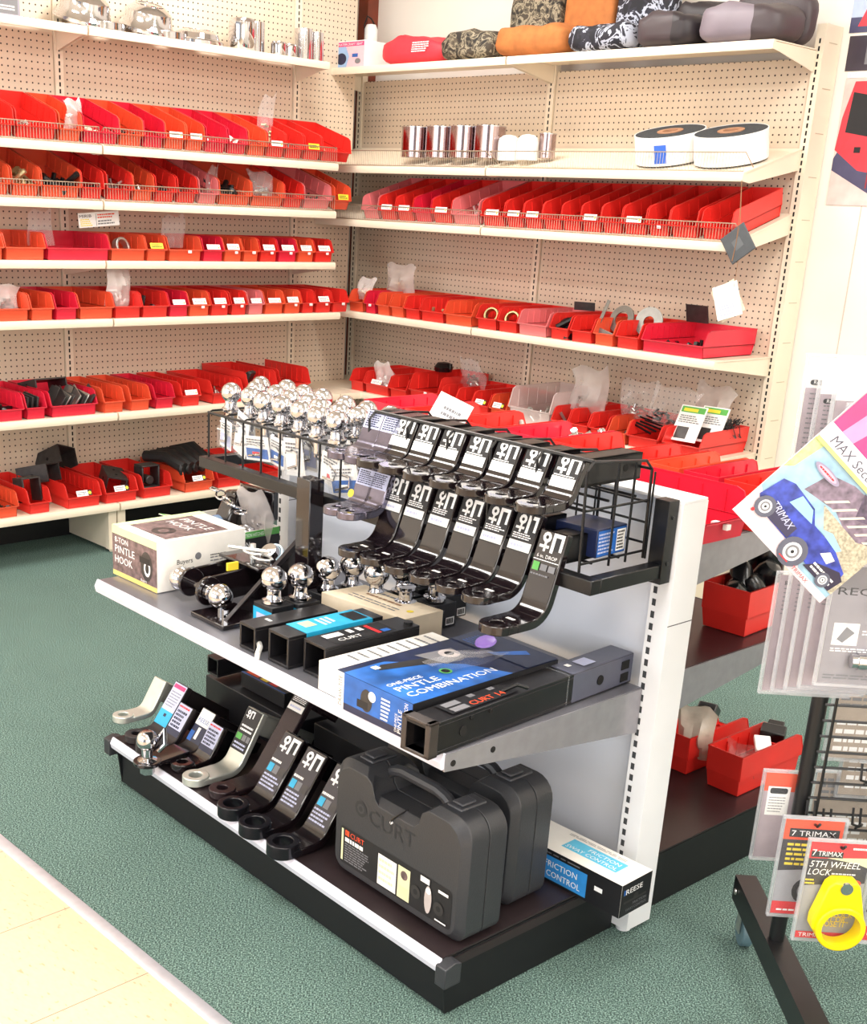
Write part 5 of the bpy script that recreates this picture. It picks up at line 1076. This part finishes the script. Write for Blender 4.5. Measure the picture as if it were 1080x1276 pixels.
o.parent = t; o.name = 'ball_with_nut'
MB().ring(.034, .010, -.010, .0, n=28).box((-.03, .012, -.010), (.03, .11, -.001)).build('tongue', GLOSS, t, bev=.002)
MB().tube([(.012, .02, .05), (.03, .03, .08), (.045, .02, .05), (.03, .01, .03)], .006, 8).build('chrome_clip', CHROME, t)
# long cartons and black bars lying behind on the base deck
def flat(label, u, v, zz, du, dv, h, m, rz=0, cat='box', nm='long_carton'):
    t = thing(nm, label, cat, FG, (u, v, zz), rz); MB().box((0, 0, 0), (du, dv, h)).build('body', m, t, bev=.002); return t
t = sqtube('long black square bar lying across left of the base deck', .0, -.255, z+.115, .05, .05, .16, .005, rz=0, name='square_bar')
t = flat('low black carton with orange and blue print behind the mounts', .10, -.215, z+.10, .19, .07, .04, INK, .0)
Decal().rect(0, .0, .19, .07, mat('dark_box_print', (40, 32, 34), .4)).rect(.01, .01, .06, .03, ORAI).rect(.07, .01, .10, .03, YELI).rect(.11, .01, .14, .03, REDI).rect(.0, -.0, .19, .006, BLUEI).build('print', t, (0, 0, .0401), X3, Y3)
t = flat('larger black carton under orange-printed one on base deck', -.03, -.24, z, .40, .21, .095, INK, .0)
t = flat('black carton farther right behind the emblem mounts', .42, -.22, z, .30, .18, .11, mat('soft_black_card', (24, 23, 26), .5), .0)
bag(FG, .26, -.15, z+.112, .15, .20, .08, 'cloudy tan bag stuffed under the upper shelf', 51, .2, m=mat('tan_film', (205, 195, 180), .3, alpha=.75, bump=.6), cont=CARD)

# ------------------------------------------------------------------ rear side of the gondola
zr = .8465
def rb(label, u, v, w, l, h, c, rz, zz=zr, grp=None): return make_bin(FG, u, v, zz, w, l, h, c, label, grp, 0, rz)
GB = 'bins on the rear top deck of the gondola'
# fronts face the back wall (rz = pi): origin is the lip, at larger v
us = [(-.01, .15, 'P'), (.155, .32, 'R'), (.325, .49, 'R'), (.495, .66, 'P'), (.665, .835, 'R'), (.84, .945, 'R'), (.95, 1.045, 'O'), (1.05, 1.148, 'P'), (1.153, 1.25, 'R')]
for i, (a, b_, c) in enumerate(us):
    rb(f'{BINNAME[c]} bin facing the back wall, {ORD[i+1]} from left behind the rack', (a+b_)/2, .565, b_-a-.004, .30, .098, c, math.pi, grp=GB)
rb('large red bin lying lengthwise at right end behind the rack', 1.252, .152, .162, .33, .098, 'P', math.pi/2)
pile(FG, .58, .42, zr+.03, .13, .12, .05, 'bright chrome pieces in a bin behind the rack', CHROME, 77, 14, .04)
pile(FG, .40, .42, zr+.03, .13, .12, .05, 'zinc pieces in a bin behind the upper mounts', STEEL, 78, 14, .03)
o = MB().box((-.045, 0, 0), (.045, .001, .075)).build('price_card', PAPER); tag(place(o, FG, (.455, .12, .955), .5, -.5, .35), 'white price card standing tilted on bins behind the rack', 'card'); 
Decal().lines(-.02, .02, .03, .05, 2, GREYI, 3).build('print', o, (0, -.0002, 0), X3, Z3)
o = MB().box((-.016, -.008, 0), (.0, .008, .012)).box((.012, -.007, 0), (.022, .007, .011)).build('white_blocks', PAPER); tag(place(o, FG, (1.235, .15, zr+.025), 0), 'two small white blocks inside large lengthwise bin', 'block')
# big bin with black caps on the middle rear deck
make_bin(FG, 1.108, .70, .5735, .122, .315, .108, 'R', 'red bin full of glossy black plugs on middle rear deck', None, 0, math.pi+.06)
CAPM = mat('glossy_black_rubber', (18, 18, 20), .12)
for i, (u, v, zz, r) in enumerate([(1.085, .46, .62, .028), (1.13, .455, .622, .028), (1.09, .49, .625, .030), (1.14, .50, .63, .030), (1.085, .55, .625, .030), (1.13, .56, .63, .030), (1.11, .475, .655, .026), (1.115, .53, .66, .028)]):
    o = MB().lathe([(r*1.05, 0), (r, .01), (r, .045), (r*.75, .062), (0, .068)], n=24).build('black_plug', CAPM); tag(place(o, FG, (u, v, zz), .3*i, .5*math.sin(i*2), .5*math.cos(i*3)), 'glossy black rubber plug in the red bin on middle rear deck', 'plug', 'black plugs in the middle rear bin')
o = MB().lathe([(.042, 0), (.042, .07), (.036, .10), (.02, .118), (0, .122)], n=28).build('tall_black_plug', CAPM); tag(place(o, FG, (1.09, .60, .655), 0, .25, .1), 'tall domed black rubber cap standing above the others in bin', 'rubber cap')
o = MB().prism([(0, 0), (.04, 0), (.22, .08), (.22, .10), (.15, .095)], -.03, .03).build('black_wedge_part', BLACK, bev=.003); tag(place(o, FG, (.90, .24, .5735), -.35), 'black wedge-shaped part on middle rear deck beside red bin', 'part')
# lower rear deck bins, backs toward the shopper
z = .1385
make_bin(FG, .975, .765, z, .105, .275, .103, 'R', 'red bin with tan bag on lower rear deck, left of pair', 'bins on lower rear deck', 0, math.pi)
make_bin(FG, 1.125, .775, z, .105, .285, .108, 'R', 'red bin with black clips on lower rear deck, right of pair', 'bins on lower rear deck', 0, math.pi)
bag(FG, 1.0, .55, z+.03, .09, .13, .06, 'tan plastic bag poking out of lower rear bin', 61, .4, m=mat('tan_film', (205, 195, 180), .3, alpha=.75, bump=.6), cont=CARD)
bag(FG, 1.13, .56, z+.03, .08, .08, .06, 'clear bag in the right lower rear bin', 62, .1, cont=CARD)
o = MB().box((-.03, -.02, 0), (.03, .02, .03)).box((-.02, .02, 0), (.02, .05, .02)).build('black_clip_block', BLACK, bev=.003); tag(place(o, FG, (1.125, .70, z+.09), .4, .3), 'black clip block on top of right lower rear bin', 'clip')
o = MB().box((-.02, -.03, 0), (.02, .03, .012)).build('white_packet', PAPER, bev=.002); tag(place(o, FG, (1.135, .64, z+.085), .7, .3), 'small white packet in right lower rear bin', 'packet')
o = MB().prism([(0, 0), (.06, 0), (.09, .03), (.05, .06), (.01, .03)], -.025, .025).build('black_casting', BLACK, bev=.004); tag(place(o, FG, (.965, .62, z+.075), .3), 'black casting piled in left lower rear bin', 'casting')

# ================================================================== rolling blister rack
K = mat('black_tube_paint', (20, 20, 22), .4)
r_ = thing('rolling_wire_rack', 'black rolling wire display rack with angle-iron legs at right edge', 'display rack', FR, (0, 0, 0))
b = MB()
# legs: angle iron running toward the shopper and back
b.prism([(-.275, .085), (.62, .085), (.62, .088), (-.275, .088)], -.02, .02); b.prism([(-.275, .088), (-.275, .125), (-.24, .135), (.62, .135), (.62, .088)], -.0215, -.0185)
b.xf(Matrix.Rotation(0, 4, 'Z'))
# rack frame: local +v points away from the shopper, legs run along v
leg = MB().box((-.022, -.62, .135), (.022, .24, .139)).box((-.022, -.62, .082), (-.018, .24, .135)).build('leg_angle', K, r_)
MB().lathe([(.007, 0), (.006, .003), (0, .004)], (-.0, 0, 0), 'x', 12).build('bolt', STEEL, leg, loc=(-.0235, .215, .112), rot=(0, 0, math.pi))
leg2 = MB().box((.478, -.62, .135), (.522, .24, .139)).box((.518, -.62, .082), (.522, .24, .135)).build('leg_angle', K, r_)
for u, v in ((.0, .19), (0, -.56), (.5, .19), (.5, -.56)):
    c = MB().cyl(.035, -.011, .011, (0, 0, 0), 'x', 26).build('caster_wheel', mat('teal_grey_wheel', (96, 122, 132), .4), r_, bev=.003, loc=(u-.0, v, .036))
    MB().box((-.016, -.012, -.004), (-.013, .012, .042)).box((.013, -.012, -.004), (.016, .012, .042)).cyl(.02, .040, .046, n=16).build('caster_fork', STEEL, c)
for u in (0, .5): MB().cyl(.0145, .139, 1.62, (u, 0, 0), n=20).build('post', K, r_)
b = MB(); zz = .30
while zz < 1.55: b.tube([(.004, -.018, zz), (.496, -.018, zz)], .0026, 6); zz += .031
for u in (.022, .135, .248, .361, .478): b.tube([(u, -.0225, .29), (u, -.0225, 1.56)], .003, 6)
b.build('wire_grid', K, r_)
def hook(u, z_, l, parent=None):
    h = MB().tube([(u, -.02, z_+.03), (u, -.028, z_), (u, -l, z_+.012), (u, -l-.01, z_+.022)], .0026, 6).tube([(u+.014, -.02, z_+.03), (u+.014, -.028, z_), (u, -.045, z_)], .0026, 6); return h.build('display_hook', K, r_)
def blister(label, u, v, z_, w, h, fn, cat='blister pack', rz=0, tiltz=0, depth=.018, group=None, blister_=True):
    t = thing('blister_pack', label, cat, FR, (u, v, z_), rz, group, 0, tiltz)
    MB().box((-w/2+.006, -.001, .006), (w/2-.006, .0, h-.006)).build('card', PAPER, t)
    d = Decal(); fn(d); d.build('print', t, (-w/2+.006, -.0012, .006), X3, Z3)
    b = MB(); b.ring if False else None
    b.add([(-w/2, -.0055, 0), (w/2, -.0055, 0), (w/2, -.0055, h), (-w/2, -.0055, h)], [(0, 1, 2, 3)])
    for x0, z0, x1, z1 in ((-w/2, 0, -w/2+.004, h), (w/2-.004, 0, w/2, h), (-w/2, 0, w/2, .004), (-w/2, h-.004, w/2, h)): b.box((x0, -.0055, z0), (x1, .003, z1), 1)
    if blister_: b.build('clear_shell', [CLEARB, CLEARE], t)
    return t
BLK = mat('pack_black_ink', (50, 46, 52), .4)
def wheel_print(w, h):
    def f(d):
        d.rect(0, 0, w, h, mat('pack_grey_ink', (160, 160, 166), .4)).rect(0, h*.80, w, h, REDI).poly([(0, h*.83), (0, h*.55), (w, h*.60), (w, h*.80), (w*.5, h*.84)], BLK).poly([(w*.3, h*.84), (w, h*.86), (w, h*.76), (w*.8, h*.80)], TANI)
        d.rect(w*.03, h*.845, w*.56, h*.905, INK).text('TRIMAX', w*.14, h*.86, .010, INKW, w=w*.40).text('7', w*.04, h*.86, .013, INKW).text('5TH WHEEL', w*.03, h*.745, .013, INKW, w=w*.85, shear=.2).text('LOCK', w*.02, h*.665, .013, INKW, w=w*.38, shear=.2).lines(w*.42, h*.67, w*.85, h*.70, 1, INKW, 3).circ(w*.82, h*.60, w*.12, ORAI, h*.035).lines(0, h*.56, w*.2, h*.63, 2, YELI, 2)
        d.lines(w*.7, h*.93, w*.95, h*.97, 1, INKW, 3).rect(0, 0, w, h*.07, REDI).text('TRIMAX', w*.05, h*.015, .008, INKW, w=w*.45)
        d.text('"LOCK', w*.55, h*.235, .012, YELI, w=w*.36).text('IT OR', w*.5, h*.185, .012, YELI, w=w*.3).text('LOSE IT"', w*.4, h*.135, .012, YELI, w=w*.45).rect(w*.33, h*.20, w*.46, h*.27, YELI)
    return f
w, h = .118, .208
t = blister('blister pack with bright yellow fifth-wheel lock at rack bottom', .036, -.13, .222, w, h, wheel_print(w-.012, h-.012))
# yellow kingpin lock: tapered body blending into a ring
YP = mat('bright_yellow_lock', (252, 222, 10), .35, var=.03)
b = MB(); R0, C = .044, (.010, .052)
b.ring(R0, R0*.78, -.046, -.010, (C[0]-0, 0, C[1]), 'y', 40)
b.v = [(x, -y-.058 if False else y, z_) for x, y, z_ in b.v]
# note: lathe on 'y' mirrors height, the ring spans y -0.052..-0.006
pts = []
for i in range(13): a = R_(-20-200*i/12+200)-0; pts.append((C[0]+R0*1.02*math.cos(a), C[1]+R0*1.02*math.sin(a)))
outer = [(C[0]+R0*math.cos(R_(a)), C[1]+R0*math.sin(R_(a))) for a in range(25, 156, 10)]
hull = [(C[0]+R0*.97, C[1]+.010), (C[0]+.024, C[1]+.082), (C[0]+.016, C[1]+.090), (C[0]-.022, C[1]+.090), (C[0]-.032, C[1]+.080), (C[0]-R0*1.12, C[1]+.012), (C[0]-R0*1.12, C[1]-.006), (C[0]-R0*.9, C[1]-.014)]
inner = [(C[0]+R0*.80*math.cos(R_(a)), C[1]+R0*.80*math.sin(R_(a))) for a in range(198, -1, -12)]
poly = hull+inner
n = len(poly); vs = [(x, -.038, z_) for x, z_ in poly]+[(x, -.008, z_) for x, z_ in poly]
b.add(vs, [list(range(n)), list(range(n, 2*n))]+[(i, (i+1) % n, n+(i+1) % n, n+i) for i in range(n)])
b.build('yellow_lock', YP, t, bev=.003)
MB().cyl(.011, -.042, -.036, (C[0]-.002, 0, C[1]+.080), 'y', 18).build('key_barrel', CHROME, t)
def pack2(w, h):
    return lambda d: (wheel_print(w, h)(d))
blister('similar blister pack half hidden behind the yellow lock pack', .004, -.075, .236, w, h, lambda d: d.rect(0, 0, .106, .196, mat('pack_grey_ink', (160, 160, 166), .4)).rect(0, .155, .106, .196, ORAI).rect(.01, .160, .10, .178, INK).text('7 TRIMAX', .014, .163, .011, INKW, w=.08).poly([(0, .155), (0, .09), (.106, .10), (.106, .155)], BLK).lines(.01, .10, .1, .15, 5, YELI, 3).circ(.06, .05, .028, INK).circ(.06, .05, .018, GREYI).rect(0, 0, .106, .026, REDI).lines(.01, .005, .09, .012, 1, INKW, 3))
blister('blister pack with black part at bottom right, cut off by frame', .168, -.10, .205, .118, .208, lambda d: d.rect(0, 0, .106, .196, mat('pack_grey_ink', (160, 160, 166), .4)).rect(0, 0, .106, .03, REDI).poly([(0, .06), (.05, .05), (.106, .09), (.106, .15), (.02, .14)], BLK).lines(.01, .008, .09, .02, 1, INKW, 3))
hook(.036, .405, .14); hook(.004, .42, .09); hook(.168, .39, .11)
# column of clear packs at post height
def recv(d, w=.148, h=.20):
    d.rect(0, 0, w, h, mat('silver_pack_ink', (146, 142, 148), .4)).rect(0, h*.80, w, h, mat('mid_grey_ink', (112, 108, 112), .4)).text('RECEIVER', w*.06, h*.76, .013, INK, w=w*.9).rect(w*.08, h*.33, w*.36, h*.52, PAPER).poly([(w*.13, h*.38), (w*.22, h*.49), (w*.32, h*.44), (w*.2, h*.35)], GREYI).lines(w*.4, h*.42, w*.7, h*.47, 2, INKW, 3).lines(w*.08, h*.27, w*.6, h*.31, 2, INKW, 4).lines(w*.05, h*.03, w*.9, h*.08, 2, GREYI, 5)
t = blister('clear blister pack reading RECEIVER with chrome lock cylinders', .0, -.17, .735, .16, .212, recv)
MB().cyl(.013, -.03, .04, (.02, -.016, .155), 'x', 20).cyl(.016, .0, .03, (.02, -.016, .155), 'x', 20).build('chrome_lock', CHROME, t); MB().cyl(.012, -.04, .05, (.01, -.015, .05), 'x', 20).cyl(.0145, -.03, .035, (.01, -.015, .05), 'x', 20).build('chrome_sleeve', CHROME, t)
for i in range(4):
    tt = blister('clear blister pack edge-on behind the RECEIVER pack, one of four', -.012-.012*i, -.135+.030*i, .715-.016*i, .16, .225, lambda d: d.rect(0, .0, .148, .213, mat('blush_pack_ink', (172, 158, 166), .4)).lines(.01, .14, .06, .2, 8, GREYI, 3, .3).text('Reese', .01, .195, .008, INK).rect(.03, .02, .12, .12, LAVI), group='clear packs behind the RECEIVER pack')
hook(.0, .94, .18)
for i in range(4):
    ww = .15
    blister('tall clear pack with pinkish instruction card, upper right rack', -.10+.018*i+.03, -.07-.022*i, .99-.006*i+.01, .15, .26-.016*i, lambda d: d.rect(0, 0, .138, .20, mat('blush_pack_ink', (172, 158, 166), .4)).rrect(.006, .205-.02*i, .06, .213-.02*i, .004, INK).text('Reese', .012, .2065-.02*i, .006, INKW).lines(.008, .10, .06, .195-.01*i, 12, GREYI, 3+i, .3).rect(.02, .02, .12, .08, mat('beige_ink', (172, 158, 144), .4)), group='tall clear packs at upper right')
hook(-.01+.02, 1.25, .15)
for i, (u, z_) in enumerate(((.09, .60), (.13, .52), (.09, .40), (.24, .62))):
    blister('blister pack seen through the wire grid behind the rack', u+.02, .035+.01*i, z_-.09, .15, .17, lambda d: d.rect(0, 0, .138, .158, mat('beige_ink', (172, 158, 144), .4)).lines(.01, .1, .12, .15, 4, GREYI, 4).lines(.01, .01, .12, .08, 4, INKW, 5), group='packs on the far side of the rack')
o = blister('narrow red-topped pack beside the left rack post', -.035, .02, .30, .075, .19, lambda d: d.rect(0, 0, .063, .178, mat('blush_pack_ink', (172, 158, 166), .4)).rect(0, .14, .063, .178, ORAI).rect(.008, .09, .05, .15, PAPER).rrect(.012, .135, .045, .147, .004, INK).lines(.012, .095, .045, .13, 6, GREYI, 3, .3))
for z_ in (.50, .41): hook(.09, z_, .06); hook(.14, z_, .06)
# the tilted MAX Security card
t = thing('security_card', 'tilted glossy card reading MAX Security with blue off-road vehicle picture', 'hanging card', FR, (-.274, -.25, 1.04), 0)
CW, CH = .208, .30; ax = Vector((.742, 0, -.670)); ay = Vector((.670, 0, .742))
def cp(x, y, dy=0): return tuple(ax*x+ay*y+Vector((0, dy, 0)))
MB().hexa([cp(0, 0, .002), cp(CW, 0, .002), cp(CW, 0, 0), cp(0, 0, 0), cp(0, CH, .002), cp(CW, CH, .002), cp(CW, CH, 0), cp(0, CH, 0)]).build('card', PAPER, t)
SKY = mat('card_sky_ink', (150, 186, 206), .25, var=.2, scale=40); ROCK = mat('card_rock_ink', (124, 108, 124), .3, var=.5, scale=70); GRV = mat('card_gravel_ink', (176, 168, 146), .3, var=.35, scale=220); JB = mat('vehicle_blue_ink', (50, 66, 160), .2, var=.5, scale=60)
d = Decal().rect(0, 0, CW, CH, mat('card_blush', (224, 206, 212), .25)).poly([(.0, .055), (.03, .040), (.10, .040), (.14, .012), (CW, .012), (CW, .205), (0, .205)], SKY)
d.poly([(0, .10), (0, .205), (.02, .205), (.012, .12)], mat('card_leaf_ink', (190, 205, 140), .3, var=.3, scale=90)).poly([(.05, .10), (.06, .17), (.10, .195), (.15, .20), (CW, .205), (CW, .06), (.17, .09), (.11, .12)], ROCK).poly([(.09, .11), (.17, .105), (CW, .14), (CW, .06), (.14, .06)], GRV)
d.poly([(.14, .14), (CW, .19), (CW, .205), (.12, .2)], mat('card_tree_ink', (90, 76, 96), .3, var=.5, scale=90))
for q in range(6): d.poly([(.085+.018*q, .115), (.09+.018*q, .115), (.115+.018*q, .16), (.11+.018*q, .16)], mat('card_log_ink', (214, 206, 190), .3))
d.poly([(.185, .02), (CW, .02), (CW, .08), (.17, .09), (.15, .05)], GRV)
d.poly([(.008, .045), (.016, .085), (.035, .094), (.085, .088), (.105, .072), (.155, .070), (.196, .055), (.200, .034), (.165, .022), (.09, .028), (.03, .030)], JB)
d.poly([(.05, .068), (.057, .088), (.085, .085), (.10, .070)], mat('card_glass_ink', (150, 205, 235), .2)).poly([(.112, .074), (.135, .083), (.165, .075), (.16, .068)], mat('card_glass_ink', (150, 205, 235), .2)).poly([(.145, .050), (.155, .062), (.170, .058), (.165, .046)], INKW)
d.poly([(.14, .02), (.20, .02), (.204, .045), (.19, .052), (.155, .038)], mat('card_bumper_ink', (40, 34, 60), .3)).lines(.15, .024, .198, .038, 2, PAPER, 3).poly([(.03, .03), (.09, .03), (.09, .05), (.03, .055)], mat('card_sill_ink', (50, 46, 76), .3)).text('TRIMAX', .032, .046, .012, LAVI, w=.05, rot=-8, shear=.2)
for x, y, rr in ((.113, .022, .024), (.029, .038, .017), (.18, .026, .012)): d.circ(x, y, rr, mat('card_tyre_ink', (86, 88, 104), .3)).circ(x, y, rr*.62, mat('card_rim_ink', (222, 224, 230), .2)).circ(x, y, rr*.45, GREYI).circ(x, y, rr*.3, INKW).circ(x, y, rr*.12, INK)
d.circ(.055, .165, .026, mat('card_badge_ink', (150, 140, 165), .3), .012).circ(.055, .165, .020, mat('blush_badge', (236, 170, 190), .3), .008).lines(.038, .161, .072, .169, 1, REDI, 3)
d.rect(0, .203, CW, .209, mat('card_yellow_ink', (240, 232, 120), .3)).rect(0, .209, CW, .235, mat('card_silver_ink', (222, 220, 228), .3)).text('MAX Security', .018, .213, .015, mat('card_text_ink', (74, 70, 84), .3), w=.120, shear=.15)
d.rect(0, .235, CW, CH, mat('card_pink_ink', (232, 46, 120), .25, var=.15, scale=10)).poly([(.02, .235), (.045, .235), (.06, CH), (.03, CH)], mat('card_pink_glow', (250, 140, 185), .25)).poly([(.075, .26), (.12, .30), (.17, .30), (.19, .26), (.13, .238)], INKW).poly([(.083, .261), (.122, .295), (.167, .295), (.183, .261), (.13, .242)], mat('card_logo_ink', (50, 40, 54), .25)).poly([(.10, .262), (.14, .262), (.135, .272), (.12, .274)], INKW)
d.circ(.018, .022, .003, REDI).text('TRIMAX', .13, .004, .006, REDI, w=.035).lines(.10, .004, .12, .008, 1, REDI, 3)
d.v = [(x, y if y < .09 else (.09+(y-.09)*.593 if y < .203 else y-.046), k) for x, y, k in d.v]
d.build('print', t, (0, -.0003, 0), tuple(ax), tuple(ay))
MB().tube([cp(.10, CH-.02, -.004), cp(.11, CH+.02, -.002), cp(.14, CH+.02, .04), cp(.15, CH+.05, .15)], .003, 6).build('hanging_strap', BLACK, t)
